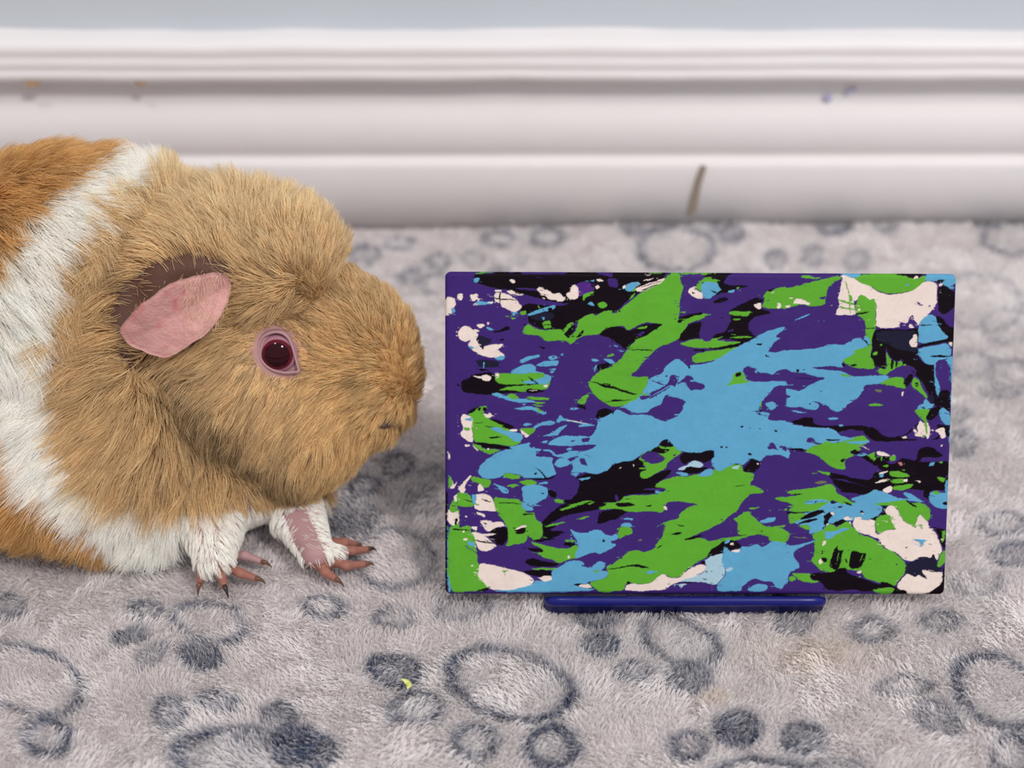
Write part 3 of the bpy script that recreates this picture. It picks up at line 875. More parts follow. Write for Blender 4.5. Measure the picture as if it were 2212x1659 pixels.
(930,1030): """
k 132,55,138,49,145,42,152,37,158,30,170,22,176,14,178,5,180,0,221,0,221,30,210,33,200,40,192,42,180,44,160,47,155,50,140,57,150,60,140,65,160,66,152,72,140,75,132,75,133,65
p 147,5,150,0,175,0,175,12,172,22,165,29,156,29,150,24,147,15
k 139,15,147,18,150,24,145,28,140,24
k 200,43,221,41,221,50,210,55,196,59,198,50
g 152,40,165,36,180,30,192,30,180,34,168,38,155,42
g 183,34,195,31,188,35
g 135,60,150,56,162,55,150,59,136,61
g 170,52,190,48,180,53
g 198,40,210,33,221,33,221,39,205,41
g 216,24,219,24,220,30,217,31
b 176,6,187,2,189,4,177,8
g 24,37,30,28,34,20,40,20,48,22,51,30,53,36,38,37,36,42,38,50,35,62,45,58,50,60,50,66,55,72,56,85,58,90,57,100,60,104,58,115,65,125,70,130,72,134,50,136,30,137,27,130,24,110,24,62,28,60,24,55
p 22,20,30,14,36,5,45,0,22,0
p 44,12,56,12,57,21,48,21,42,17
w 34,18,38,12,44,5,48,0,46,8,42,13,44,18,40,21
g 50,2,60,3,72,5,73,9,70,14,62,12,55,9
w 57,14,59,9,63,13,65,18,57,18
g 23,0,29,8,24,13,23,12
w 25,0,28,6,30,10,34,7,31,15,24,15,29,9
w 22,38,28,44,35,41,36,48,36,55,31,59,25,57,22,50
k 32,50,35,50,33,59,31,58
w 30,24,34,22,34,31,31,30
p 31,34,38,37,50,38,55,43,65,43,72,42,80,44,88,51,86,54,90,58,93,62,93,75,85,84,80,82,72,76,60,68,58,60,50,58,42,57,37,60,36,52,37,42
k 72,62,92,61,93,75,85,83,75,78,70,70
w 53,22,66,21,73,25,78,36,80,43,72,42,60,41,53,38
b 50,22,57,22,55,34,51,32
k 60,27,66,28,75,32,68,31
k 30,27,50,29,52,32,40,28
w 61,54,68,52,73,56,85,54,90,60,78,61,72,66,68,66,62,58
w 55,42,62,44,66,46,66,49,58,46
w 50,60,58,60,57,65,52,63
w 62,68,80,69,76,71,66,71
w 43,47,45,47,45,49,43,49
w 50,66,60,67,68,72,73,78,80,83,75,87,68,89,60,87,56,80,54,70
k 56,75,77,80,77,81,56,77
k 28,62,50,64,50,65,30,64
w 40,65,43,64,43,67,40,67
w 41,74,47,73,46,76,42,76
b 46,77,54,78,55,84,48,82
w 51,104,53,104,53,106,51,106
g 75,25,90,27,108,29,110,40,115,45,125,44,123,50,130,55,133,62,132,75,120,76,118,72,115,70,114,78,100,81,90,83,93,75,92,62,88,54,80,44,77,34
k 80,32,108,33,108,34,82,33
k 110,45,123,46,122,47,110,47
w 101,62,114,58,114,61,103,64
k 101,64,114,61,113,68,106,70,101,69
b 109,14,115,12,122,13,130,11,138,15,139,22,135,29,128,30,124,37,115,34,109,29
b 109,30,115,35,122,38,122,42,112,42,108,36
g 83,0,93,-2,108,0,105,4,97,5
g 104,8,117,5,127,9,120,13,110,11
g 90,12,97,10,105,12,97,15
b 127,9,138,7,139,10,128,11
b 75,8,82,12,90,14,94,17,92,21,86,20,80,14
p 125,33,133,28,140,27,150,32,152,37,145,42,138,49,132,55,126,54,123,45
g 145,29,150,28,158,29,155,33,148,33
k 133,67,150,66,158,68,145,73,134,75
k 118,72,120,76,133,75,150,74,128,80
p 43,81,50,86,56,90,65,89,80,85,95,82,115,78,125,82,132,86,133,92,125,93,140,98,152,103,150,107,130,110,105,112,90,109,75,105,62,101,57,100,58,92,50,87,44,83
p 114,78,115,71,118,72,120,77,118,80
k 115,98,125,98,140,102,153,103,150,107,130,108,118,106,112,102
k 114,85,130,86,133,90,122,90
g 120,77,125,80,138,83,150,86,162,87,170,82,175,85,172,92,175,98,165,99,152,104,145,99,132,96,126,92,134,90,130,85,122,82
k 122,86,134,88,133,91,124,90
k 162,78,172,80,168,84,155,83
g 158,76,172,77,170,80,160,79
w 61,102,75,105,90,109,105,113,115,116,124,122,122,128,112,131,100,134,85,135,72,134,66,126,58,118,59,108
g 85,112,95,112,90,114,90,119,89,114
k 110,112,143,111,143,119,135,120,125,119,112,114
g 122,109,150,109,150,111,120,111
b 124,123,136,125,144,122,143,112,150,110,160,103,172,100,182,103,181,108,188,109,200,101,206,103,205,110,200,113,210,115,208,121,195,125,182,127,190,131,195,136,150,138,90,137,75,136,100,134,115,130,124,127
w 128,121,136,118,144,118,143,124,135,125
k 168,129,180,128,195,134,188,134,180,133,172,131
w 174,130,185,128,191,133,185,133,176,132
b 163,62,172,68,185,68,190,65,200,64,205,70,213,72,221,75,221,84,212,88,205,94,190,91,180,96,170,98,172,90,174,84,173,78,168,70
k 202,78,205,75,206,79,203,79
w 162,95,165,95,165,98,162,98
p 182,96,190,92,200,94,210,88,221,83,221,98,215,104,208,108,205,103,200,101,190,107,180,108,183,103,178,99,168,99
g 221,98,213,105,207,109,209,115,209,121,195,125,186,128,195,134,200,138,221,138
g 190,113,200,112,196,116
k 204,113,221,109,212,112
k 20,0,22,0,23,60,24,137,21,137
b 23,60,24,62,24,110,27,130,27,137,24,137
k 58,134,70,132,74,130,70,135,60,136
""",
(1300,1030): """
k 0,0,43,0,43,4,50,5,60,3,70,-2,72,2,65,8,60,12,75,13,80,17,60,22,30,23,24,24,22,28,18,31,14,22,12,25,14,31,30,33,38,36,25,38,15,38,10,32,0,36
p 0,50,14,47,25,50,70,50,62,80,30,90,0,96
k 0,36,0,50,12,55,20,48,28,44,20,40
g 16,32,24,24,60,24,75,16,60,13,62,10,70,5,85,1,100,1,128,0,180,-5,178,3,172,10,180,14,186,17,190,22,172,23,168,28,163,33,158,42,150,48,140,56,125,64,110,70,98,77,92,78,110,75,118,76,122,80,135,77,150,74,165,73,172,74,155,78,142,80,135,85,125,92,118,100,106,106,98,112,92,120,80,122,70,118,65,122,60,127,52,130,40,129,28,126,25,131,24,137,0,137,0,112,12,104,22,96,30,90,40,89,48,92,58,88,62,80,68,74,70,68,72,60,68,58,75,54,88,52,88,46,95,41,100,36,112,36,105,34,95,32,80,31,72,34,72,41,68,45,55,43,40,44,28,44,20,40,0,41,5,34
k 39,17,60,17,82,17,70,19,50,18
k 48,37,56,36,54,38,50,38
k 12,33,30,33,38,36,25,38,16,38
k 22,28,32,28,26,29
b 59,20,62,17,68,19,65,22,60,22
k 30,106,38,105,50,109,54,111,45,111,35,107,20,110,0,114,0,112,15,110
p 72,34,85,31,95,34,112,35,98,38,88,46,88,52,78,52,70,44,73,41
w 70,36,74,38,74,42,71,40
k 77,71,88,68,92,69,85,72
k 84,58,96,61,92,62
k 60,87,70,82,64,87
k 93,77,110,72,118,71,105,77,96,78
g 60,62,68,58,72,54,68,59
o 38,77,45,76,42,79
b 22,51,35,52,33,54,24,53
b 22,57,31,57,33,62,20,62
g 16,65,20,61,32,62,34,69,25,72,18,76,16,72
k 22,71,28,71,26,72
b 0,68,8,72,15,69,17,76,5,78,0,77
b 0,79,15,82,8,87,0,92
b 0,101,2,104,2,108,0,109
b 0,115,6,116,5,120,0,122
b 49,114,58,113,58,116,52,118
w 26,131,34,127,42,130,55,129,62,122,69,117,76,122,88,122,95,117,100,112,110,107,119,107,120,113,112,118,105,122,88,126,80,130,72,137,26,137
k 26,125,33,127,27,129
k 74,129,78,129,77,131
l 120,99,130,96,140,93,145,95,140,100,140,108,143,113,142,120,136,127,132,131,115,128,95,127,88,126,105,121,115,118,119,112
k 117,114,122,116,120,117
k 116,124,122,125,118,126
k 85,127,115,128,100,129
l 88,129,98,129,92,132,90,135
k 120,98,125,90,135,83,142,79,150,78,158,80,162,85,163,90,158,87,150,90,146,88,142,85,140,93,130,96
k 113,105,119,102,119,107,114,106
p 158,78,165,75,185,73,193,75,195,80,190,87,182,84,170,86,162,82
p 73,137,80,130,88,131,92,135,100,130,115,129,132,131,133,139,75,139
b 141,85,147,88,150,92,160,92,162,85,170,86,180,83,186,87,193,84,198,79,210,80,221,84,221,125,215,130,210,137,203,135,201,130,198,127,190,128,182,125,178,124,173,128,165,132,160,139,140,139,133,138,133,131,138,126,143,120,144,114,140,108,138,102,140,95
w 150,90,161,88,160,92,152,92
b 142,80,148,76,148,80,143,83
w 149,81,153,81,152,84,149,84
l 143,113,150,109,152,112,148,115,145,115
p 162,133,175,125,180,124,185,128,195,128,201,130,203,136,190,140,162,140
b 167,137,180,131,190,130,195,134,190,138,178,140
g 158,50,169,43,175,50,182,56,190,62,200,62,215,60,213,63,205,63,215,66,220,72,220,77,215,82,205,80,195,79,195,74,185,71,175,73,160,73,157,66,158,57,152,53
k 157,72,172,71,160,73
k 185,67,188,67,187,69
b 182,56,195,51,204,51,200,56,190,59
g 171,39,185,39,178,41,172,42
o 194,42,198,43,196,44
g 200,28,210,26,221,29,221,34,210,32
g 208,43,221,41,221,44
g 217,48,221,46,221,58,217,56
k 147,15,168,11,175,12,160,14
""",
(1680,1030): """
k 60,12,80,8,100,14,118,14,115,6,108,2,120,-3,150,-2,170,2,180,0,204,0,203,8,195,10,190,15,192,18,180,20,178,30,172,30,170,22,160,15,140,19,125,20,118,20,112,20,105,23,95,25,85,22,75,22,62,16,50,2,40,0,80,0,60,6
p 40,0,60,2,80,8,104,16,108,20,90,14,60,6,50,4
p 156,18,165,14,170,10,175,15,170,25,178,30,165,32,160,25
p 126,24,140,24,148,30,136,28
w 112,10,120,6,130,6,125,9,115,11
b 116,3,122,0,121,5,117,5
g 130,0,146,0,152,2,145,4,133,3
g 130,7,146,5,150,11,135,11
w 146,6,152,6,152,10,147,10
g 133,15,145,12,160,12,157,18,145,19,135,19
w 122,20,128,15,133,13,134,20,128,23
w 161,7,169,7,169,10,163,9
g 188,4,193,3,200,6,198,9,190,6
b 199,8,202,7,202,30,198,20
b 180,22,185,20,195,23,202,22,202,42,195,42,185,40,180,33,178,28
g 182,20,192,21,190,24,184,24
k 194,35,200,33,202,38,196,38
o 38,10,50,7,55,10,45,12
g 6,21,15,18,30,17,45,14,55,14,60,12,65,16,66,22,72,25,80,30,85,34,88,36,80,38,70,35,60,30,55,36,50,42,35,44,20,46,8,44,10,41,16,38,5,32,0,28,12,26,20,25,8,23
k 12,23,28,23,18,25
b 25,34,35,29,50,30,58,32,65,34,75,36,84,37,90,33,82,29,95,26,105,23,112,18,122,21,130,24,138,28,148,30,155,30,145,22,152,22,160,26,170,32,170,34,150,31,135,34,110,36,120,38,121,42,118,48,112,52,105,56,100,55,90,56,80,56,60,58,50,62,48,68,40,70,32,71,33,66,25,62,20,60,13,58,20,50,30,45,42,43,50,38,58,33,40,36
g 30,36,50,33,56,34,45,41,30,42,22,40
k 24,32,45,31,38,36,42,32
k 58,32,68,34,60,36
k 72,33,78,34,86,38,80,38
k 66,39,74,38,70,41
k 76,25,82,29,80,29
g 8,47,20,46,30,48,22,54,12,59,8,57
k 20,54,35,45,48,42,52,46,40,51,30,54
k 18,59,30,55,40,53,44,54,35,57,22,60
k 0,44,15,46,50,44,8,48,0,47
k 50,50,55,47,60,44,62,47,58,52,53,62,50,60
w 58,45,62,44,63,49,59,48
w 54,59,57,59,57,62,54,62
k 60,60,66,56,73,54,80,56,72,60,65,62
w 74,52,80,50,83,55,75,55
w 80,60,82,56,84,60,83,63
k 94,44,98,43,99,47,95,48
w 95,46,99,47,98,49
g 18,62,30,60,34,64,32,67
g 0,58,5,59,3,62,0,62
k 122,38,127,38,124,44,130,48,118,50,121,44
k 105,56,112,52,118,48,114,54,110,56
g 108,36,125,34,150,31,155,35,170,34,180,42,180,50,178,57,172,55,165,48,163,60,161,66,158,62,150,60,145,52,140,42,136,40,130,38,122,38
k 149,31,155,33,165,41,158,39
g 36,70,50,66,55,60,62,60,65,64,72,60,80,56,86,64,95,72,112,78,120,84,124,90,133,91,140,98,148,105,150,112,148,120,142,126,136,135,125,132,115,130,100,125,95,115,90,116,78,114,72,115,60,118,50,116,40,108,34,102,39,95,40,88,38,78
w 125,42,128,38,134,38,140,43,144,50,148,58,158,61,162,66,163,55,167,47,172,54,177,58,180,66,187,72,192,85,194,92,190,97,187,104,185,100,184,96,180,100,170,99,162,102,158,105,148,103,142,97,135,92,127,90,122,85,118,78,110,75,100,72,90,68,86,62,86,57,90,51,96,51,96,55,112,54,112,62,113,68,112,72,119,72,125,67,139,67,135,62,131,56,132,50,125,47
g 113,54,120,49,131,48,132,56,135,62,139,66,125,67,119,72,114,69,112,60
g 166,60,170,60,170,66,167,64
b 159,77,166,78,172,79,176,80,171,82,171,86,166,87,167,82,160,79
k 149,88,153,87,150,90
k 180,84,184,85,181,86
p 181,45,185,41,202,43,202,66,190,70,182,62,178,56
k 182,62,190,66,200,68,198,90,194,88,190,75
g 194,70,198,68,197,78,194,83
b 51,68,60,69,75,64,83,64,75,68,65,72,60,77,53,77
w 49,80,54,79,53,84,49,86
k 57,105,62,92,67,84,68,92,74,90,72,98,70,110,65,116,58,112
k 80,108,84,90,90,92,96,94,102,94,100,104,94,113,82,114
g 68,94,69,94,67,104,66,104
g 97,95,98,95,94,104,93,104
k 76,101,78,101,79,106,77,106
k 48,92,50,90,49,96,47,96
w 44,105,48,100,49,106,46,108
k 48,100,54,100,53,106,48,104
p 15,92,22,85,35,80,38,85,40,92,38,98,34,103,40,108,45,115,35,118,20,116,12,116,20,112,21,105,16,100
b -10,78,10,85,20,84,44,77,35,82,20,88,15,92,14,97,18,103,22,108,20,112,12,116,8,120,8,128,0,138,-10,120
g 0,65,8,68,10,74,5,82,0,80
o 10,74,34,76,20,76
g 12,118,20,118,30,118,36,120,35,126,46,127,40,130,25,128,18,124
g 9,122,15,122,18,126,10,128
k 33,122,40,117,60,118,70,112,76,112,78,118,85,121,100,126,110,131,120,133,120,129,130,131,136,136,148,139,152,142,150,145,130,143,110,140,100,141,85,138,70,140,55,138,45,128,40,127
p 78,115,90,117,96,124,85,120
w 90,117,96,115,96,119,92,119
w 138,134,145,125,152,119,162,121,172,123,168,115,180,117,190,118,195,118,195,132,185,138,175,144,165,147,153,145,150,140,140,137
g 108,138,115,138,122,137,130,136,136,138,132,144,122,145,112,141
n 150,107,160,105,165,100,172,99,180,100,184,96,186,103,188,110,193,112,192,118,180,118,170,114,168,117,173,122,176,127,172,125,165,121,160,124,152,120,148,119,150,112
g 187,110,190,100,195,92,200,94,200,105,195,108,190,112
k 194,112,200,110,199,140,196,146,180,147,172,146,185,138,194,132
"""}
PAINT_COL={'p':(61,37,110),'k':(14,4,14),'g':(92,165,48),'b':(92,160,198),'w':(230,213,205),'n':(28,27,50),'l':(165,195,210),'v':(78,38,125),'o':(105,110,75),'r':(185,120,125)}
QUAD=((960,594),(2067,588),(2036,1293),(968,1281))
def paint_map(NX,NY,over=1.0):
    """rasterise the patches on canvas coordinates u,v (v down); returns index map of chars"""
    import numpy as np
    rng=np.random.default_rng(5)
    # homography px->uv
    A=[];B=[]
    for (x,y),(u,v) in zip(QUAD,((0,0),(1,0),(1,1),(0,1))):
        A.append([x,y,1,0,0,0,-u*x,-u*y]);B.append(u)
        A.append([0,0,0,x,y,1,-v*x,-v*y]);B.append(v)
    h=np.append(np.linalg.solve(np.array(A,float),np.array(B,float)),1).reshape(3,3)
    Hi=np.linalg.inv(h)
    U,V=np.meshgrid((np.arange(NX)+.5)/NX,(np.arange(NY)+.5)/NY)
    q=np.stack([U,V,np.ones_like(U)],-1)@Hi.T
    X=q[...,0]/q[...,2];Y=q[...,1]/q[...,2]
    def vn(sx,sy,seed):
        r=np.random.default_rng(seed);g=r.random((int(720/sy)+4,int(1130/sx)+4))*2-1
        fx=np.clip((X-950)/sx,0,g.shape[1]-2.001);fy=np.clip((Y-575)/sy,0,g.shape[0]-2.001)
        i=fx.astype(int);j=fy.astype(int);a=fx-i;b=fy-j;a=a*a*(3-2*a);b=b*b*(3-2*b)
        return (g[j,i]*(1-a)+g[j,i+1]*a)*(1-b)+(g[j+1,i]*(1-a)+g[j+1,i+1]*a)*b
    Xw=X+1.0*vn(9,5,1)+0.7*vn(4,3,2)+1.0*vn(22,22,3)
    Yw=Y+0.8*vn(10,7,4)+0.6*vn(4,3,5)+0.9*vn(24,20,6)
    names=list(PAINT_COL);M=np.zeros(X.shape,np.uint8)
    sx=[-1e9,1315,1690,1e9];sy=[-1e9,829,1065,1e9]
    for (ox,oy),txt in PAINT.items():
        i={930:0,1300:1,1680:2}[ox];j={560:0,800:1,1030:2}[oy]
        clip=(Xw>=sx[i])&(Xw<sx[i+1])&(Yw>=sy[j])&(Yw<sy[j+1])
        for ln in txt.strip().splitlines():
            c,cs=ln.split(' ');P=np.array([float(t) for t in cs.split(',')]).reshape(-1,2)
            # round the corners once (Chaikin)
            Qn=np.roll(P,-1,0);P=np.stack([P*.8+Qn*.2,P*.2+Qn*.8],1).reshape(-1,2)
            P=P*(10*400/2212)+np.array([ox,oy])
            x0,y0=P.min(0)-1;x1,y1=P.max(0)+1
            # locate sub-block
            jj,ii=np.nonzero(clip&(Xw>=x0)&(Xw<=x1)&(Yw>=y0)&(Yw<=y1))
            if len(jj)==0: continue
            px=Xw[jj,ii];py=Yw[jj,ii];ins=np.zeros(len(px),bool)
            Qn=np.roll(P,-1,0)
            for (ax,ay),(bx,by) in zip(P,Qn):
                if ay==by: continue
                c1=(ay>py)!=(by>py)
                ins^=c1&(px<(bx-ax)*(py-ay)/(by-ay)+ax)
            M[jj[ins],ii[ins]]=names.index(c)
    # dragged streaks: neighbouring colour pulled along the stroke
    base=M.copy();NYm,NXm=M.shape;k_=NX/1107.0
    jj,ii=np.mgrid[0:NYm,0:NXm]
    sl=0.18*np.sin((X-1250)/260.0)-0.10
    for sd,sh,th in ((11,12,.80),(12,-13,.80),(13,22,.88),(15,5,.74),(16,-5,.74)):
        r_=np.random.default_rng(sd);g=r_.random((700,90))*2-1
        u_=X-950;v_=(Y-560+sl*(X-1500)*.5)/2.6
        fx=np.clip(u_/ (20 if abs(sh)>10 else 9),0,87.9) if abs(sh)>10 else (u_/9.0)%87.9
        fy=np.clip(v_,0,698.9);i=fx.astype(int);j=fy.astype(int);a=fx-i;b=fy-j
        nz=(g[j,i]*(1-a)+g[j,i+1]*a)*(1-b)+(g[j+1,i]*(1-a)+g[j+1,i+1]*a)*b
        si=np.clip(ii+int(sh*k_),0,NXm-1);sj=np.clip(jj-(sl*sh*k_*.5).astype(int),0,NYm-1)
        src=base[sj,si];m=(nz>th)&(src!=M)
        M=np.where(m,src,M)
    return M,names,X,Y

# ------------------------------------------------------------------ painted canvas leaning on a small easel
def canvas():
    # pose fitted to the photograph: lower left corner, yaw, lean back, roll, size in metres
    o0 = np.array([-0.01690, 0.24169, 0.0042]); yaw, lean, roll = 0.01569, 0.45517, -0.01161
    Wc, Hc, T = 0.1270, 0.08127, 0.0068
    cx = np.array([math.cos(yaw), math.sin(yaw), 0]); nn = np.array([-math.sin(yaw), math.cos(yaw), 0])
    up = nn * math.sin(lean) + np.array([0, 0, math.cos(lean)])
    rt = cx * math.cos(roll) + up * math.sin(roll); u = up * math.cos(roll) - cx * math.sin(roll)
    back = np.cross(rt, u); back = back if back[1] > 0 else -back
    r = 0.0009
    def params(L, n):
        mid = np.linspace(r, L - r, n); arc = np.linspace(0, r * math.pi / 2, 6)[1:]; side = np.linspace(0, T - r, 14)[1:]
        a = np.concatenate([-(arc[-1] + side)[::-1] + r, (r - arc)[::-1], mid, L - r + arc, L - r + arc[-1] + side])
        pos = np.empty_like(a); dep = np.empty_like(a)
        for i, v in enumerate(a):
            e = (r - v) if v < L / 2 else (v - (L - r))
            if e <= 0: p_, d_ = 0.0, 0.0; pos[i] = v; dep[i] = 0; continue
            if e < r * math.pi / 2: f = e / r; q = r * math.sin(f); d_ = r * (1 - math.cos(f))
            else: q = r; d_ = r + e - r * math.pi / 2
            pos[i] = (r - q) if v < L / 2 else (L - r + q); dep[i] = d_
        return a, pos, dep
    NX, NY = int(800 * (QUAL ** .5)), int(512 * (QUAL ** .5))
    ax, pxx, dx = params(Wc, NX); ay, pyy, dy = params(Hc, NY)
    X, Yv = np.meshgrid(pxx, pyy); D = np.maximum(*np.meshgrid(dx, dy))
    # rounded corners in plan
    R = 0.0014
    qx = np.maximum(np.abs(X - Wc / 2) - (Wc / 2 - R), 0); qy = np.maximum(np.abs(Yv - Hc / 2) - (Hc / 2 - R), 0)
    L2 = np.hypot(qx, qy); f = np.where((qx > 0) & (qy > 0), np.maximum(qx, qy) / np.maximum(L2, 1e-9), 1)
    X = np.where(qx > 0, Wc / 2 + np.sign(X - Wc / 2) * (Wc / 2 - R + qx * f), X)
    Yv = np.where(qy > 0, Hc / 2 + np.sign(Yv - Hc / 2) * (Hc / 2 - R + qy * f), Yv)
    M, names, _, _ = paint_map(1660, 1050)
    ui = np.clip((X / Wc * 1660).astype(int), 2, 1657); vi = np.clip(((1 - Yv / Hc) * 1050).astype(int), 2, 1047)
    pal = np.array([lin(PAINT_COL[k]) for k in names]) * .80
    thick = {'w': 0.0, 'k': .00005, 'p': .00010, 'n': .00006, 'g': .00015, 'b': .00019, 'l': .00012, 'v': .0001, 'o': .0001, 'r': .0001}
    th = np.array([thick[k] for k in names])
    # anti-aliased colour: average of four taps
    C = 0; H = 0
    for du, dv in ((0, 0), (1, 0), (0, 1), (1, 1)):
        m_ = M[np.clip(vi + dv, 0, 1049), np.clip(ui + du, 0, 1659)]
        C = C + pal[m_] / 4; H = H + th[m_] / 4
    m0 = M[vi, ui]
    side = D > 0.0016                          # the wrapped edges carry long runs of paint
    sn = noise2(X * 0.5 + 3, Yv, 0.009, 61, 2) + 0.25 * noise2(X, Yv + D * 3, 0.004, 62)
    # soft brush relief in the paint, linen weave where the ground shows
    H = H + 0.00005 * noise2(X * .45, Yv, 0.0018, 63, 2) + 0.00004 * noise2(X, Yv, 0.006, 64, 2)
    weave = (np.sin(X * 2 * math.pi / 0.00042) + np.sin(Yv * 2 * math.pi / 0.00042))
    H = H + np.where(m0 == names.index('w'), 0.000012, 0.000004) * weave
    jit = 1 + 0.05 * noise2(X, Yv, 0.004, 65, 2) + 0.03 * noise2(X, Yv, .0007, 66)
    C = C * jit[..., None]
    out = np.where(D < 1e-9, 1, 0)
    P = o0 + X[..., None] * rt + Yv[..., None] * u + D[..., None] * back - (H * out)[..., None] * back
    ny_, nx_ = X.shape; idx = np.arange(ny_ * nx_).reshape(ny_, nx_)
    F = np.stack([idx[:-1, :-1], idx[:-1, 1:], idx[1:, 1:], idx[1:, :-1]], -1).reshape(-1, 4)
    Mt = mat('acrylic_paint', (0.8,) * 3, 0.5, 0.06, attr='col')
    root = bpy.data.objects.new('painted_canvas', None); COL.objects.link(root)
    tag(root, 'small stretched canvas splattered in purple, green, sky blue and black acrylic', 'painting')
    root.location = tuple(o0 + rt * Wc / 2)
    bpy.context.view_layer.update()
    off = np.array(root.location)
    mesh_obj('canvas_face', P.reshape(-1, 3) - off, F, Mt, root, colors=C.reshape(-1, 3))
    # wooden stretcher behind
    Mw = mat('pine_stretcher', lin((196, 164, 120)), 0.6, var=(80, .15))
    def bar(x0, x1, y0, y1):
        V = []
        for d in (T - .0046, T - .0005):
            for (a, b) in ((x0, y0), (x1, y0), (x1, y1), (x0, y1)): V.append(o0 + rt * a + u * b + back * d - off)
        F = [(0, 1, 2, 3), (7, 6, 5, 4), (0, 4, 5, 1), (1, 5, 6, 2), (2, 6, 7, 3), (3, 7, 4, 0)]
        mesh_obj('stretcher_bar', V, F, Mw, root, smooth=False)
    e = .0016; bw = .016
    bar(e, Wc - e, e, e + bw); bar(e, Wc - e, Hc - e - bw, Hc - e)
    bar(e, e + bw, e + bw, Hc - e - bw); bar(Wc - e - bw, Wc - e, e + bw, Hc - e - bw)
    V = [o0 + rt * a + u * b + back * (T - .0052) - off for a, b in ((e, e), (Wc - e, e), (Wc - e, Hc - e), (e, Hc - e))]
    V += [np.array(v) + back * .0004 for v in V]
    mesh_obj('canvas_back', V, [(0, 3, 2, 1), (4, 5, 6, 7), (0, 1, 5, 4), (1, 2, 6, 5), (2, 3, 7, 6), (3, 0, 4, 7)], mat('raw_canvas', lin((214, 206, 190)), .9, bump=(3000, .4, .0004)), root, smooth=False)
    return o0, rt, u, back, Wc, Hc, T
CV = canvas()

def easel():
    o0, rt, u, back, Wc, Hc, T = CV
    M = mat('blue_plastic', lin((10, 14, 100)), 0.3, 0.3, var=(200, .06))
    root = bpy.data.objects.new('tabletop_easel', None); COL.objects.link(root)
    tag(root, 'small dark blue plastic easel holding up the splattered canvas', 'easel')
    xa, xb = 0.0082, 0.0798
    root.location = ((xa + xb) / 2, 0.2500, 0.0); bpy.context.view_layer.update(); off = np.array(root.location)
    # bottom ledge: rounded front lip, shelf under the canvas
    y0 = 0.2392
    prof = [(y0 + .0022, -.0018), (y0 + .0016, .0014), (y0 + .0004, .0020), (y0, .0029), (y0 + .0002, .0038), (y0 + .0008, .0044), (y0 + .0015, .0044), (y0 + .0024, -.0008), (y0 + .0175, -.0010), (y0 + .0175, -.0020)]
    xs = [xa, xa + .0006, xa + .002, xa + .004] + list(np.linspace(xa + .008, xb - .008, 12)) + [xb - .004, xb - .002, xb - .0006, xb]
    V = []; F = []; n = len(prof); cy_ = y0 + .006; cz = -.0008
    for x in xs:
        e = min(x - xa, xb - x); s = 0.55 + .45 * math.sqrt(max(0, min(1, 1 - (1 - min(e, .004) / .004) ** 2)))
        for (y, z) in prof: V.append((x - off[0], cy_ + (y - cy_) * s - off[1], cz + (z - cz) * s))
    for i in range(len(xs) - 1):
        for j in range(n): F.append((i * n + j, i * n + (j + 1) % n, (i + 1) * n + (j + 1) % n, (i + 1) * n + j))
    F.append(tuple(range(n))[::-1]); F.append(tuple((len(xs) - 1) * n + j for j in range(n)))
    mesh_obj('ledge', V, F, M, root)
    def strut(name, p, q, wdt, th, axis):
        p = np.array(p); q = np.array(q); d = (q - p) / np.linalg.norm(q - p); s = np.cross(d, axis); s /= np.linalg.norm(s); t = np.cross(s, d)
        V = []
        for c in (p, q):
            for a, b in ((-1, -1), (1, -1), (1, 1), (-1, 1)): V.append(c + s * a * wdt / 2 + t * b * th / 2 - off)
        mesh_obj(name, V, [(3, 2, 1, 0), (4, 5, 6, 7), (0, 1, 5, 4), (1, 2, 6, 5), (2, 3, 7, 6), (3, 0, 4, 7)], M, root, smooth=False)
    mid = (xa + xb) / 2
    for sx in (-1, 1):
        b0 = o0 + rt * (mid - o0[0] + sx * .028) + back * (T + .0017) + u * .001
        t0 = o0 + rt * (mid - o0[0] + sx * .010) + back * (T + .0017) + u * .070
        strut('upright', b0, t0, .006, .003, back)
    a0 = o0 + rt * (mid - o0[0] - .02) + back * (T + .0017) + u * .035; a1 = a0 + rt * .04
    strut('crossbar', a0, a1, .006, .003, back)
    top = o0 + rt * (mid - o0[0]) + back * (T + .0035) + u * .066
    strut('crossbar', top - rt * .013, top + rt * .013, .007, .003, back)
    strut('rear_leg', top, (mid, top[1] + .034, .0008), .008, .003, (0, 1, 0))
easel()

# ------------------------------------------------------------------ guinea pig
def W(px, py, Y): return aty(px, py, Y)
def sm(a, b, k):                               # smooth union
    h = np.clip(0.5 + 0.5 * (b - a) / k, 0, 1)
    return b * (1 - h) + a * h - k * h * (1 - h)
def sd_ell(P, c, r):
    q = (P - c) / r; k0 = np.sqrt((q ** 2).sum(-1)) + 1e-9; k1 = np.sqrt(((q / r) ** 2).sum(-1)) + 1e-9
    return k0 * (k0 - 1) / k1
def sd_cone(P, a, b, ra, rb, sy=1.0):
    a = np.array(a, float); b = np.array(b, float); s = np.array([1, 1 / sy, 1])
    p = (P - a) * s; d = (b - a) * s; h = np.clip((p @ d) / (d @ d), 0, 1)
    q = p - h[..., None] * d
    return np.sqrt((q ** 2).sum(-1)) - (ra + (rb - ra) * h)

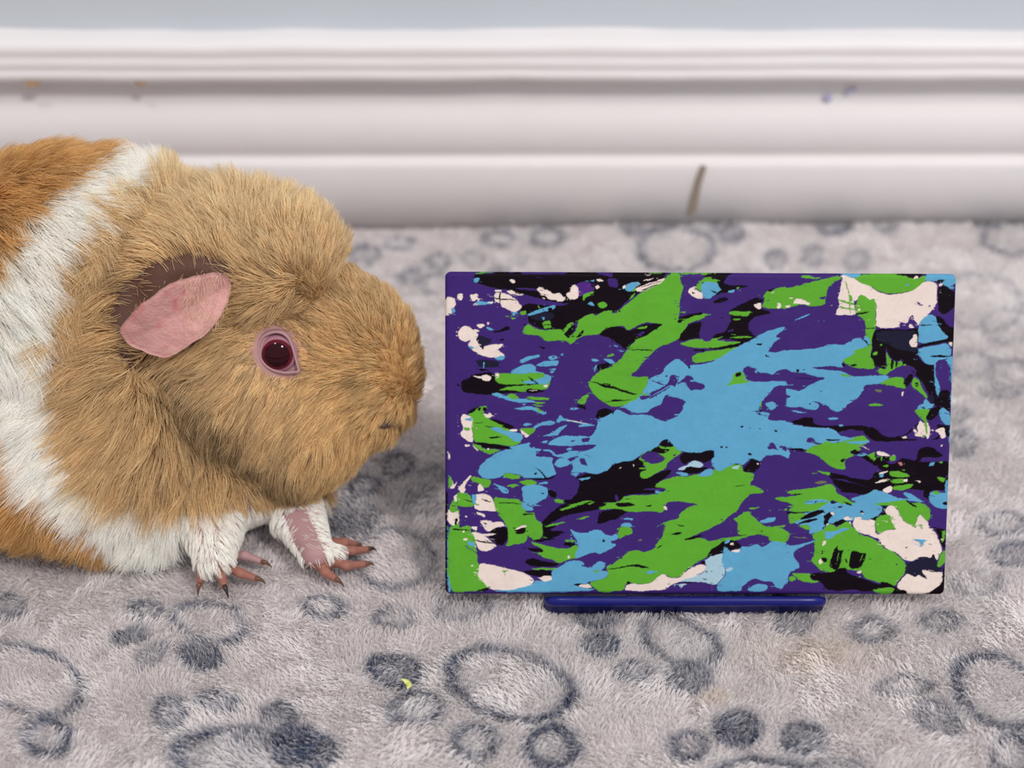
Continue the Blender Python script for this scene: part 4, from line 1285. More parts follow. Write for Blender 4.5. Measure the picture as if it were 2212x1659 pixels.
S = 0.000118
BODY = [('e', np.array([-.172, .318, .0425]), np.array([.098, .047, .0402])),
        ('e', np.array([-.118, .308, .045]), np.array([.046, .044, .043])),
        ('e', np.array([-.232, .322, .040]), np.array([.042, .041, .038])),
        ('e', np.array([-.128, .301, .0225]), np.array([.052, .0450, .0245])),
        ('e', np.array([-.190, .316, .0240]), np.array([.080, .0490, .0260])),
        ('e', W(330, 1085, .278), np.array([.0230, .0180, .0130]))]
RUFF = [('e', W(325, 805, .296), np.array([.0275, .0330, .0360])),
        ('e', W(500, 985, .288), np.array([.0230, .0260, .0150])),
        ('e', W(240, 900, .290), np.array([.0240, .0330, .0240])),
        ('e', W(230, 560, .300), np.array([.0220, .0260, .0200])),
        ('e', W(95, 590, .297), np.array([.0230, .0270, .0240]))]
HEAD = [('e', W(450, 640, .294), np.array([.0225, .0245, .0210])),
        ('c', W(590, 730, .290), W(776, 786, .286), .0205, .0146, .84),
        ('e', W(715, 715, .289), np.array([.0158, .0125, .0140])),
        ('c', W(640, 800, .288), W(790, 868, .285), .0160, .0105, .95),
        ('c', W(490, 790, .284), W(635, 925, .282), .0170, .0130, 1.1),
        ('e', W(665, 920, .284), np.array([.0130, .0150, .0105]))]
CROWN = [('e', W(545, 562, .294), np.array([.0172, .0215, .0112])),
         ('e', W(425, 552, .296), np.array([.0190, .0220, .0105])),
         ('e', W(645, 575, .291), np.array([.0082, .0150, .0080]))]
def G(px, py, z): return gnd(px, py, z)
TOES_N = [((452, 1218), (436, 1240), (431, 1262)), ((462, 1222), (478, 1245), (486, 1268)), ((478, 1218), (520, 1238), (555, 1250)), ((480, 1200), (528, 1200), (568, 1214))]
TOES_F = [((684, 1212), (703, 1236), (727, 1252)), ((700, 1206), (748, 1222), (792, 1218)), ((722, 1186), (760, 1190), (798, 1186)), ((716, 1172), (745, 1172), (770, 1176))]
def limbs():
    L = []
    # near forepaw
    L.append(('c', W(455, 1090, .268), G(462, 1206, .0062), .0105, .0040, 1))
    L.append(('c', G(462, 1206, .0060), G(470, 1218, .0038), .0042, .0034, 1))
    # far forepaw
    L.append(('c', W(615, 1060, .280), G(684, 1196, .0066), .0090, .0036, 1))
    L.append(('c', G(684, 1196, .0062), G(706, 1202, .0040), .0040, .0036, 1))
    for T in TOES_N + TOES_F:
        a, b, c = T
        L.append(('c', G(*a, .0034), G(*b, .0036), .0014, .00120, 1))
        L.append(('c', G(*b, .0036), G(*c, .0014), .00120, .00095, 1))
    # hind feet tucked under the rump
    for y in (.285, .352):
        L.append(('c', (-.215, y, .004), (-.172, y - .004, .003), .0055, .0040, 1))
    return L
LIMBS = limbs()
def prim(P, q):
    return sd_ell(P, q[1], q[2]) if q[0] == 'e' else sd_cone(P, *q[1:])
def group(P, qs, k, d=None):
    for q in qs:
        v = prim(P, q); d = v if d is None else sm(d, v, k)
    return d
EARC = W(375, 640, .267)
GROOVES = []
def sdf(P):
    b = group(P, BODY, .012); b = group(P, RUFF, .010, b)
    h = group(P, HEAD, .010)
    c = group(P, CROWN, .008)
    h = sm(h, c, .0035)
    d = sm(b, h, .0030)
    # hollow of the ear
    e = sd_ell(P, EARC, np.array([.0108, .0085, .0062]))
    d = -sm(-d, e, .003)
    # mouth corner
    m = sd_cone(P, W(818, 917, .2715), W(872, 905, .2795), .0010, .0016)
    d = -sm(-d, m, .0012)
    for a_, b_, g_ in GROOVES: d = -sm(-d, sd_cone(P, a_, b_, g_, g_ * .8), .0022)
    l = group(P, LIMBS, .0009)
    d = sm(d, l, .0018)
    return np.maximum(d, -P[..., 2] + .0004)

def surf_hit(px, py, t0=.23, t1=.36):
    ts = np.linspace(t0, t1, 1300); d = ray(px, py); P = CP + ts[:, None] * d / d[1]
    v = sdf(P); i = np.argmax(v < 0); return P[i]
def grooves():
    g = []
    for pts, rad in (([(322, 806), (395, 872), (455, 945), (530, 1010), (625, 1058)], .0034), ([(515, 690), (585, 672), (640, 640), (668, 595)], .0016)):
        Q = [surf_hit(*p) for p in pts]
        g += [(a, b, rad) for a, b in zip(Q[:-1], Q[1:])]
    return g
GROOVES = grooves()

def axis(segs):
    out = [segs[0][0]]
    for a, b, h in segs:
        n = max(1, int(round((b - a) / h))); out += list(np.linspace(a, b, n + 1)[1:])
    return np.array(out)
def surface_nets():
    hs = 1.0
    xs = axis([(-.280, -.084, .0011 * hs), (-.084, -.036, .00042 * hs), (-.036, -.012, .0010 * hs)])
    ys = axis([(.236, .272, .00042 * hs), (.272, .372, .0011 * hs)])
    zs = axis([(-.001, .010, .00040 * hs), (.010, .100, .0010 * hs)])
    Fv = np.empty((len(xs), len(ys), len(zs)), np.float32)
    Yg, Zg = np.meshgrid(ys, zs, indexing='ij')
    for i0 in range(0, len(xs), 12):
        xx = xs[i0:i0 + 12]
        P = np.empty((len(xx),) + Yg.shape + (3,)); P[..., 0] = xx[:, None, None]; P[..., 1] = Yg; P[..., 2] = Zg
        Fv[i0:i0 + 12] = sdf(P)
    ins = Fv < 0
    c = ins[:-1, :-1, :-1].astype(np.int8)
    tot = np.zeros_like(c)
    offs = [(a, b, d) for a in (0, 1) for b in (0, 1) for d in (0, 1)]
    n = np.array(Fv.shape)
    for a, b, d in offs: tot += ins[a:n[0] - 1 + a, b:n[1] - 1 + b, d:n[2] - 1 + d]
    cell = np.argwhere((tot > 0) & (tot < 8))
    idm = -np.ones(c.shape, np.int32); idm[tuple(cell.T)] = np.arange(len(cell))
    acc = np.zeros((len(cell), 3)); cnt = np.zeros(len(cell))
    AX = [xs, ys, zs]
    for a in offs:
        for ax in range(3):
            if a[ax] == 1: continue
            b = list(a); b[ax] = 1
            ia = cell + a; ib = cell + b
            fa = Fv[tuple(ia.T)]; fb = Fv[tuple(ib.T)]
            m = (fa < 0) != (fb < 0)
            t = np.where(m, fa / np.where(m, fa - fb, 1), 0)
            for k in range(3):
                pa = AX[k][ia[:, k]]; pb = AX[k][ib[:, k]]
                acc[:, k] += np.where(m, pa + (pb - pa) * t, 0)
            cnt += m
    Vv = acc / cnt[:, None]
    Fq = []
    for ax in range(3):
        o1, o2 = [(1, 2), (2, 0), (0, 1)][ax]
        s1 = [slice(None)] * 3; s2 = [slice(None)] * 3
        s1[ax] = slice(0, n[ax] - 1); s2[ax] = slice(1, n[ax])
        A = ins[tuple(s1)]; B = ins[tuple(s2)]
        e = np.argwhere(A != B)
        e = e[(e[:, o1] > 0) & (e[:, o2] > 0) & (e[:, o1] < n[o1] - 1) & (e[:, o2] < n[o2] - 1)]
        u1 = np.zeros(3, int); u1[o1] = 1; u2 = np.zeros(3, int); u2[o2] = 1
        q = [idm[tuple((e - d).T)] for d in (u1 + u2, u2, 0 * u1, u1)]
        q = np.stack(q, -1)
        flip = ~A[tuple(e.T)]
        q[flip] = q[flip][:, ::-1]
        Fq.append(q)
    Fq = np.concatenate(Fq)
    return Vv, Fq[(Fq >= 0).all(1)]
PV, PF = surface_nets()
# light smoothing
def smooth(V, F, it=2):
    n = len(V)
    for _ in range(it):
        A = np.zeros((n, 3)); c = np.zeros(n)
        for k in range(4):
            i = F[:, k]
            for j in (F[:, (k + 1) % 4], F[:, (k - 1) % 4]):
                for d in range(3): A[:, d] += np.bincount(i, V[j, d], n)
                c += np.bincount(i, minlength=n)
        V = V * .4 + .6 * A / np.maximum(c, 1)[:, None]
    return V
PV = smooth(PV, PF)
def vnormals(V, F):
    fn = np.cross(V[F[:, 2]] - V[F[:, 0]], V[F[:, 3]] - V[F[:, 1]]); N = np.zeros_like(V)
    for k in range(4):
        for d in range(3): N[:, d] += np.bincount(F[:, k], fn[:, d], len(V))
    return N / (np.linalg.norm(N, axis=1, keepdims=True) + 1e-12), fn
PN, PFN = vnormals(PV, PF)

# fur guides measured along the photographed flank: x, y, direction x, y (down positive), lift, length mm
GUIDE = [
 (20,380,.8,.35,.35,13),(110,420,.85,.5,.35,13),(200,400,.9,.45,.35,11),(60,520,.8,.6,.3,12),(20,640,.75,.65,.3,11),(170,470,.9,.25,.25,11),(230,420,.9,.15,.35,10),(110,620,.75,.4,.22,11),
 (60,740,.6,.55,.2,11),(50,800,.0,1,.3,10),(60,870,-.7,.45,.25,11),(90,480,.8,.5,.3,11),(150,500,.75,.5,.3,11),(40,950,-.85,.35,.25,12),(70,1050,-.75,.55,.3,12),(40,1130,-.5,.8,.3,11),(150,1150,-.35,.85,.35,11),(260,1170,.0,1,.4,10),
 (140,980,-.75,.5,.25,12),(220,1080,-.65,.65,.3,12),(330,1140,-.3,.9,.25,11),(430,1140,.05,1,.15,9),
 (130,560,.45,.7,.3,10),(190,520,.4,.3,.3,10),(150,640,-.1,.9,.25,10),(190,600,-.5,.5,.25,10),(130,760,-.9,.15,.2,11),(150,870,-.9,.35,.2,11),(200,950,-.75,.6,.2,11),(270,1040,-.6,.8,.22,11),
 (260,470,-.75,-.25,.3,12),(320,430,-.6,-.55,.45,12),(400,410,-.4,-.85,.6,11),(480,400,-.15,-.95,.7,11),(560,400,.0,-1,.7,11),(620,430,.15,-1,.65,11),(690,480,.35,-.9,.6,11),(735,545,.3,-.9,.5,9),
 (330,500,-.8,-.15,.25,12),(260,560,-.95,.05,.2,11),(400,490,-.6,-.6,.3,12),(480,480,-.25,-.9,.4,12),(560,480,.05,-1,.45,12),(630,500,.2,-.95,.45,11),
 (430,540,-.45,-.8,.4,9),(510,560,-.3,-.9,.35,10),(580,570,-.45,-.8,.3,9),(650,560,.05,-1,.35,9),(700,560,.1,-1,.3,8),
 (540,620,-.9,-.15,.22,9),(600,610,-.85,-.4,.22,9),(660,600,-.55,-.75,.22,8),(540,670,-.95,.2,.25,8),(600,660,-.95,.15,.22,7),(640,650,-.9,.1,.22,7),
 (700,620,-.45,-.85,.2,7),(680,680,-.5,-.8,.15,6),(740,640,-.5,-.8,.25,7),(800,640,-.15,-.95,.4,6.5),(770,700,-.65,-.7,.15,6),(840,700,-.4,-.85,.4,6),(720,740,-.75,-.6,.12,5.5),
 (890,770,-.35,-.8,.35,4.6),(850,790,-.7,-.55,.15,4),(790,790,-.85,-.35,.12,5),(700,800,-.9,-.1,.12,6),(900,830,-.3,-.5,.35,4.2),(860,860,-.7,.1,.25,4.2),(800,860,-.9,.25,.2,5),(740,870,-.85,.35,.22,6),
 (850,930,-.5,.7,.3,5),(790,960,-.5,.8,.25,5),(730,960,-.55,.8,.28,7),(690,1010,-.4,.9,.25,8),(670,900,-.75,.5,.2,8),
 (600,850,-.4,.85,.15,7),(640,840,-.5,.7,.12,6),(560,830,-.6,.6,.15,7),(545,740,-.8,.2,.12,5),(600,700,-.3,-.9,.12,4),(665,760,-.3,-.8,.1,4),
 (560,920,-.4,.9,.2,9),(620,980,-.3,.95,.22,9),(500,860,-.5,.85,.22,9),(480,790,-.85,.35,.2,8),(430,800,-.85,.35,.3,8),
 (340,860,-.25,.95,.5,10),(400,880,-.1,1,.45,10),(440,960,-.15,1,.4,10),(520,1000,-.1,1,.35,9),
 (220,640,-.9,.1,.22,10),(250,700,-.95,.05,.2,10),(220,800,-.95,.1,.2,11),(240,900,-.9,.4,.22,11),(270,980,-.7,.7,.25,11),(330,1020,-.45,.85,.25,11),(400,1060,-.2,.95,.28,11),(480,1090,.0,1,.25,10),(570,1110,.1,1,.2,9),(640,1100,.2,1,.2,8),(650,1050,.0,1,.25,8)]
GA = np.array(GUIDE)
def field(px, py):
    D2 = (px[:, None] - GA[None, :, 0]) ** 2 + (py[:, None] - GA[None, :, 1]) ** 2
    Wt = np.exp(-D2 / (2 * 38.0 ** 2)) + 1e-7 / (1 + D2 / 1e4)
    Wt /= Wt.sum(1, keepdims=True)
    d = GA[:, 2:4] / np.linalg.norm(GA[:, 2:4], axis=1, keepdims=True)
    return Wt @ d[:, 0], Wt @ d[:, 1], Wt @ GA[:, 4], Wt @ GA[:, 5]
def poly_dist(px, py, pts, closed=False):
    """signed distance (positive right of / below the polyline) and nearest distance"""
    pts = np.array(pts, float); best = np.full(len(px), 1e9); sg = np.ones(len(px))
    for (ax, ay), (bx, by) in zip(pts[:-1], pts[1:]):
        dx, dy = bx - ax, by - ay; t = np.clip(((px - ax) * dx + (py - ay) * dy) / (dx * dx + dy * dy), 0, 1)
        qx = px - ax - t * dx; qy = py - ay - t * dy; d = np.hypot(qx, qy)
        s = np.sign(dx * qy - dy * qx); m = d < best - 1e-6
        best = np.where(m, d, best); sg = np.where(m, s, sg)
    return best * sg
# borders of the coat patches, top to bottom
B1 = [(350,200),(285,360),(200,405),(110,480),(35,570),(-12,640),(-5,900),(25,985),(60,1050),(130,1110),(215,1160),(290,1250)]     # rump orange | white
B2 = [(400,250),(290,395),(232,470),(175,540),(125,610),(108,700),(112,800),(124,900),(130,980),(165,1045),(230,1085),(330,1110),(430,1140),(560,1150),(640,1130),(700,1090),(760,1060),(900,1040),(980,900)]   # white | tan head
ORANGE = lin((228, 186, 126)); TAN = lin((224, 195, 150)); TANC = lin((240, 217, 178)); WHITE = lin((253, 250, 245)); FACE = lin((234, 201, 148)); UNDERFUR_SHADE = lin((150, 126, 96))
def coat(px, py, n):
    j = rng.normal(0, 5, n) + 16 * noise2(px, py, 26, 71, 2)
    s1 = poly_dist(px, py, B1) + j; s2 = poly_dist(px, py, B2) + j
    c = np.where((s1 > 0)[:, None], ORANGE, WHITE)              # one side of the border is the rump
    head = s2 < 0
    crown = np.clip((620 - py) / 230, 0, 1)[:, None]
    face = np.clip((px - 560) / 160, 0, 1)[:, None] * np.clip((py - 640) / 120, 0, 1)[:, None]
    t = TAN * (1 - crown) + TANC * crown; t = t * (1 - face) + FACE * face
    t = t * (1 + .10 * noise2(px, py, 60, 72, 2))[:, None]
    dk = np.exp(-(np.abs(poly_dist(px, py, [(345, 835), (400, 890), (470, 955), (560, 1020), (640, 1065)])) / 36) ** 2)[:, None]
    t = t * (1 - .8 * dk) + UNDERFUR_SHADE * .8 * dk  # grey-brown underfur below the ear, with the crease's shade painted into it
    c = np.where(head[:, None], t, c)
    return c, head, (s1 > 0) & ~head
EYE_PX = (601, 764)
EAR_PX = [(258,712),(275,688),(300,662),(322,645),(352,622),(385,606),(420,596),(455,590),(482,592),(496,606),(497,628),(488,655),(474,688),(455,712),(436,727),(410,745),(388,758),(366,770),(340,769),(312,760),(284,748),(264,730)]
def inside(px, py, poly):
    ins = np.zeros(len(px), bool); P = np.array(poly, float); Qn = np.roll(P, -1, 0)
    for (ax, ay), (bx, by) in zip(P, Qn):
        if ay == by: continue
        ins ^= ((ay > py) != (by > py)) & (px < (bx - ax) * (py - ay) / (by - ay) + ax)
    return ins

pig = bpy.data.objects.new('guinea_pig', None); COL.objects.link(pig)
tag(pig, 'tan and white long-haired guinea pig with red eye sniffing towards the canvas', 'guinea pig')
pig.location = (-.12, .30, 0); bpy.context.view_layer.update(); PO = np.array(pig.location)

# skin colour
vx, vy = toimg(PV)
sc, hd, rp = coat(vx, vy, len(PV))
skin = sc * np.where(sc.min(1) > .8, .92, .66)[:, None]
PAWP = lin((162, 126, 128)); TOE = lin((146, 96, 84))
low = (PV[:, 2] < .018) & (PV[:, 1] < .278) & (vx > 405) & (vx < 830)
skin = np.where(low[:, None], PAWP, skin)
skin = np.where((low & (PV[:, 2] < .0068) & ((vx > 700) | (vy > 1218)))[:, None], TOE, skin)
e_d = np.hypot(vx - 603, (vy - 764)); near = PV[:, 1] < .285
LIL = lin((170, 130, 126))
f = np.clip((80 - e_d) / 18, 0, 1)[:, None] * near[:, None]
skin = skin * (1 - f) + LIL * f
ear_shade = inside(vx, vy, [(215,660),(250,625),(330,560),(400,545),(510,560),(500,640),(470,720),(360,800),(270,800),(240,740)]) & near
skin = np.where(ear_shade[:, None], lin((84, 56, 46)), skin)  # ear hollow: mostly shade, painted as dark skin
M_skin = mat('guinea_pig_skin', (.6, .4, .3), 0.6, 0.3, attr='col', sss=.15, bump=(900, .25, .0006))
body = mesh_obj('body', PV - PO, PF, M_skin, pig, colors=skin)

# ---- eye
def build_eye():
    he = surf_hit(600, 764)
    toC = (CP - he) / np.linalg.norm(CP - he)
    nrm = np.array([.10, -.93, .30]); nrm /= np.linalg.norm(nrm)
    rE = .0060; c = he - nrm * .0035
    ex = np.cross([0, 0, 1.0], nrm) * 1.0; ex /= np.linalg.norm(ex)
    if ex[0] < 0: ex = -ex
    ez = np.cross(nrm, ex); ez = ez if ez[2] > 0 else -ez
    # eyeball: pole faces outward; colour rings of iris and pupil
    V = []; Cc = []; nu, nv = 48, 60
    for j in range(nv + 1):
        th = math.pi * j / nv
        for i in range(nu):
            ph = 2 * math.pi * i / nu
            V.append(c + rE * (nrm * math.cos(th) + (ex * math.cos(ph) + ez * math.sin(ph)) * math.sin(th)))
            a = math.degrees(th)
            col = lin((40, 4, 14)) if a < 32 else (lin((88 + 8 * math.sin(ph * 9), 22, 34)) if a < 42 else lin((160, 116, 130)))
            Cc.append(col)
    F = [(j * nu + i, j * nu + (i + 1) % nu, (j + 1) * nu + (i + 1) % nu, (j + 1) * nu + i) for j in range(nv) for i in range(nu)]
    M_eye = mat('eye_wet', (.2, .05, .05), .07, .16, attr='col')
    eye = mesh_obj('eye', np.array(V) - PO, np.array(F)[:, ::-1], M_eye, pig, colors=np.array(Cc))
    eye['label'] = 'round dark red eye'
    # eyelids: a teardrop rim around the ball, drawn in the plane of the eye (photo measurements)
    inner = [(561,757),(563,742),(570,730),(582,723),(596,720),(610,723),(621,733),(628,748),(634,768),(639,786),(642,800),(632,802),(618,803),(604,801),(588,796),(574,786),(565,773)]
    outer = [(546,757),(549,738),(559,720),(576,708),(597,705),(617,709),(632,722),(641,742),(648,764),(653,788),(657,812),(637,814),(619,816),(600,814),(580,808),(562,796),(550,779)]
    n = len(inner)
    def smooth_closed(pts, k=5):
        P = np.array(pts, float); out = []
        for i in range(n):
            p0, p1, p2, p3 = P[i - 1], P[i], P[(i + 1) % n], P[(i + 2) % n]
            for s in range(k):
                t = s / k
                out.append(.5 * ((2 * p1) + (-p0 + p2) * t + (2 * p0 - 5 * p1 + 4 * p2 - p3) * t * t + (-p0 + 3 * p1 - 3 * p2 + p3) * t ** 3))
        return out
    I = smooth_closed(inner); O = smooth_closed(outer)
    def onplane(q, h):
        d = ray(*q); base = c + nrm * h; t = ((base - CP) @ nrm) / (d @ nrm); return CP + d * t
    rows = [(0.04, .0036), (-.04, .0043), (.05, .0049), (.20, .0050), (.38, .0045), (.56, .0036), (.70, .0024), (.8, .0008)]
    V = []; m_ = len(I)
    for f_, h in rows:
        for a, b in zip(I, O): V.append(onplane(a * (1 - f_) + b * f_, h))
    F = [(r * m_ + i, r * m_ + (i + 1) % m_, (r + 1) * m_ + (i + 1) % m_, (r + 1) * m_ + i) for r in range(len(rows) - 1) for i in range(m_)]
    lid = mesh_obj('eyelid', np.array(V) - PO, F, mat('bare_eyelid_skin', lin((166, 130, 136)), .5, .4, sss=.15, bump=(1500, .3, .0004)), pig)
    lid['label'] = 'lilac-pink rim around the eye'
    # far side eye
    c2 = np.array([c[0] + .001, 2 * .290 - c[1], c[2] + .001]); nr2 = nrm * np.array([1, -1, 1])
    V2 = [c2 + rE * .98 * (nr2 * math.cos(math.pi * j / 16) + (ex * np.array([1, -1, 1]) * math.cos(2 * math.pi * i / 24) + ez * np.array([1, -1, 1]) * math.sin(2 * math.pi * i / 24)) * math.sin(math.pi * j / 16)) for j in range(17) for i in range(24)]
    F2 = [(j * 24 + i, j * 24 + (i + 1) % 24, (j + 1) * 24 + (i + 1) % 24, (j + 1) * 24 + i) for j in range(16) for i in range(24)]
    mesh_obj('eye', np.array(V2) - PO, F2, mat('eye_dark_red', lin((110, 22, 34)), .1, .6, coat=1.0), pig)
build_eye()

# ---- ears
def build_ear():
    P = np.array(EAR_PX, float)
    # smooth outline
    n = len(P); out = []
    for i in range(n):
        p0, p1, p2, p3 = P[i - 1], P[i], P[(i + 1) % n], P[(i + 2) % n]
        for s in range(4):
            t = s / 4; out.append(.5 * ((2 * p1) + (-p0 + p2) * t + (2 * p0 - 5 * p1 + 4 * p2 - p3) * t * t + (-p0 + 3 * p1 - 3 * p2 + p3) * t ** 3))
    O = np.array(out); O += 3.2 * np.stack([noise2(O[:, 0], O[:, 1], 22, 85, 2), noise2(O[:, 0], O[:, 1], 22, 86, 2)], -1); cpt = np.array([385., 685.]); m_ = len(O); rings = 14
    V = []; Cc = []
    root = np.array([487., 610.]); tip = np.array([270., 735.]); ax = (tip - root) / np.linalg.norm(tip - root); axn = np.array([-ax[1], ax[0]])
    def place(q, back=0.0):
        s = (q - root) @ ax / 240.0; t = (q - root) @ axn / 90.0
        Y = .2655 - .0062 * math.sin(min(max(s, 0), 1) * 2.3) - .0008 * s + .0030 * (1 - min(1, abs(t + .1))) * (1 - .45 * s)
        Y += .00045 * float(noise2(np.array([q[0]]), np.array([q[1]]), 34, 81, 3)[0]) + .00018 * float(noise2(np.array([q[0]]), np.array([q[1]]), 9, 82, 2)[0])
        if s < .55: Y += .0005 * math.sin(q[0] * .16 + q[1] * .05) * (1 - s / .55)
        return aty(q[0], q[1], Y + back)
    def colr(q):
        s = (q - root) @ ax / 240.0
        v = float(noise2(np.array([q[0]]), np.array([q[1]]), 26, 83, 3)[0])
        base = lin((192, 142, 137)) * (1 + .12 * v)
        red = max(0.0, float(noise2(np.array([q[0]]), np.array([q[1]]), 18, 84, 2)[0]) - .15) * 1.4 * (1 if s > .25 else .3)
        return base * (1 - red) + lin((186, 112, 110)) * red
    for side in (0, 1):
        for r_ in range(rings + 1):
            f_ = 1 - r_ / rings
            for o in O:
                q = cpt + (o - cpt) * f_
                th = .0007 * side * (1 - .6 * (f_ > .97))
                V.append(place(q, th + (.00035 if f_ > .99 else 0) * (1 - side))); Cc.append(colr(q))
    R = rings + 1; F = []
    for side in (0, 1):
        b = side * R * m_
        for r_ in range(rings):
            for i in range(m_):
                a = (b + r_ * m_ + i, b + r_ * m_ + (i + 1) % m_, b + (r_ + 1) * m_ + (i + 1) % m_, b + (r_ + 1) * m_ + i)
                F.append(a if side else a[::-1])
    for i in range(m_): F.append((i, (i + 1) % m_, R * m_ + (i + 1) % m_, R * m_ + i))
    M = mat('ear_skin', (.7, .4, .4), .5, .3, attr='col', sss=.12, bump=(1300, .5, .0006))
    e = mesh_obj('ear', np.array(V) - PO, F, M, pig, colors=np.array(Cc)); e['label'] = 'bare pink ear'
    global EARV
    EARV = np.array(V)[:R * m_]
    # the other ear, on the far side
    V2 = np.array(V); V2[:, 1] = 2 * .2925 - V2[:, 1]
    e2 = mesh_obj('ear', V2 - PO, [f_[::-1] for f_ in F], M, pig, colors=np.array(Cc)); e2['label'] = 'bare pink ear'
build_ear()

# ---- claws
M_claw = mat('claw_horn', lin((96, 66, 52)), .35, .4)
M_claw2 = mat('dark_claw_horn', lin((40, 34, 30)), .35, .4)
for q, T in enumerate(TOES_N + TOES_F):
    a = G(*T[1], .0040); c = G(*T[2], .0018); d = (c - a) / np.linalg.norm(c - a)
    pts = [c - d * .0006, c + d * .0008 + np.array([0, 0, .0002]), c + d * .0016 + np.array([0, 0, -.0001]), c + d * .0024 + np.array([0, 0, -.0008])]
    V, F = tube(pts, [.00058, .00055, .00036, .0001], 8)
    mesh_obj('claw', np.array(V) - PO, F, M_claw2 if q in (1, 6) else M_claw, pig)

# ---- mouth line
V, F = tube([surf_hit(812, 918), surf_hit(828, 917) + [0, -.0002, 0], surf_hit(846, 913) + [0, -.0002, 0], surf_hit(860, 909) + [0, .0006, 0]], [.0003, .0010, .0010, .0003], 8)
mo = mesh_obj('mouth', np.array(V) - PO, F, mat('lip_skin', lin((92, 72, 76)), .5), pig); mo['label'] = 'dark slit of the mouth'

# ---- fur
def fur():
    T0 = PF[:, [0, 1, 2]]; T1 = PF[:, [0, 2, 3]]; T = np.concatenate([T0, T1])
    A = .5 * np.linalg.norm(np.cross(PV[T[:, 1]] - PV[T[:, 0]], PV[T[:, 2]] - PV[T[:, 0]]), axis=1)
    cen = PV[T].mean(1); cn = PN[T].mean(1)
    vis = ((CP - cen) * cn).sum(1) / np.linalg.norm(CP - cen, axis=1)
    cxp, cyp = toimg(cen)
    w_ = A * np.where(vis > -.35, 1.0, .16) * np.where(cxp < -150, .22, 1.0)
    face = (cxp > 520) & (cyp > 560)
    w_ = w_ * np.where(face, 1.6, 1.0) * np.where((cxp < 260) & (cxp > -60) & (vis > -.35), 1.35, 1.0)
    # bare places: underside, paws
    low_ = (cen[:, 2] < .006) & (cen[:, 1] < .280) & (cxp > 405)
    w_ = np.where(low_ | (cen[:, 2] < .0015), 0, w_)
    n = int(275000 * QUAL)
    ti = rng.choice(len(T), n, p=w_ / w_.sum())
    u = rng.random(n); v = rng.random(n); m = u + v > 1; u[m] = 1 - u[m]; v[m] = 1 - v[m]
    P0 = PV[T[ti, 0]] * (1 - u - v)[:, None] + PV[T[ti, 1]] * u[:, None] + PV[T[ti, 2]] * v[:, None]
    N = PN[T[ti, 0]] * (1 - u - v)[:, None] + PN[T[ti, 1]] * u[:, None] + PN[T[ti, 2]] * v[:, None]
    N /= np.linalg.norm(N, axis=1, keepdims=True)
    px, py = toimg(P0)
    dx = np.empty(n); dy = np.empty(n); lf = np.empty(n); Ln = np.empty(n)
    for i in range(0, n, 20000):
        s = slice(i, i + 20000); dx[s], dy[s], lf[s], Ln[s] = field(px[s], py[s])
    near = ((CP - P0) * N).sum(1) > -.02
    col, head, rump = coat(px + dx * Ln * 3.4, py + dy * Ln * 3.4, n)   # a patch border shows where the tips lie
    # direction in space
    D = RT * dx[:, None] - UP * dy[:, None]
    D = D - N * (D * N).sum(1)[:, None]; D /= np.linalg.norm(D, axis=1, keepdims=True) + 1e-9
    wob = noise2(px, py, 16, 91, 2) * .42 + noise2(px, py, 50, 92) * .25 + rng.normal(0, .16, n)
    Bn = np.cross(N, D); D = D * np.cos(wob)[:, None] + Bn * np.sin(wob)[:, None]
    L = Ln * .00112 * rng.uniform(.6, 1.18, n) * (1 + .18 * noise2(px, py, 20, 93))
    lift = np.clip(lf * 1.1 + .06 + .12 * noise2(px, py, 22, 94, 2) + rng.normal(0, .06, n), .04, 1)
    keep = np.ones(n, bool)
    # around the eye
    ed = np.hypot((px - 602) * 1.0, (py - 764) * 1.0); en = P0[:, 1] < .285
    lidp = [(549,757),(552,738),(562,720),(578,709),(597,706),(616,710),(630,723),(640,743),(646,764),(651,788),(655,811),(637,812),(619,814),(600,812),(581,807),(564,795),(552,778)]
    keep &= ~(en & inside(px, py, lidp))
    L = np.where(en & (ed < 105), L * np.clip((ed - 30) / 75, .30, 1), L)
    # ear: fur under it kept short, bare hollow above and behind
    xe, ye = px, py
    under = en & inside(xe, ye, EAR_PX)
    L = np.where(under, .0015, L); keep &= ~(under & (rng.random(n) < .6))
    hol = en & inside(xe, ye, [(246,672),(262,628),(330,572),(400,552),(505,572),(500,600),(430,600),(350,625),(300,665),(262,712),(240,705)])
    keep &= ~(hol & (rng.random(n) < .94)); L = np.where(hol, .0026, L)
    hol2 = en & inside(xe, ye, [(256,722),(275,745),(320,768),(340,775),(318,800),(285,800),(262,775)])
    keep &= ~(hol2 & (rng.random(n) < .75)); L = np.where(hol2, .0025, L)
    dist_ear = poly_dist(xe, ye, EAR_PX + EAR_PX[:1]); front = en & (np.abs(dist_ear) < 45) & ~under & ~hol
    # fur that would grow over the ear is trimmed
    tipx = px + dx * L / S * .8; tipy = py + dy * L / S * .8
    over = en & inside(tipx, tipy, EAR_PX) & ~under
    L = np.where(over, np.minimum(L, .0035), L)
    over = en & inside(tipx, tipy, [(232,676),(262,638),(330,580),(400,560),(500,572),(500,600),(420,600),(350,625),(300,665),(262,712)]) & ~hol & (py > 560)
    L = np.where(over, np.minimum(L, .004), L)
    # forelegs
    leg = (P0[:, 1] < .279) & (px > 395) & (px < 830) & (P0[:, 2] < .020)
    pinkarm = leg & inside(px, py, [(612, 1105), (655, 1095), (676, 1140), (700, 1195), (712, 1225), (664, 1222), (640, 1180)])
    keep &= ~(pinkarm & (rng.random(n) < .97))
    L = np.where(leg, np.minimum(L, .0042), L); L = np.where(leg & (px > 600) & (px < 720), np.minimum(L, .0026), L)
    col = np.where((leg & (py > 1090))[:, None], WHITE * .98, col)
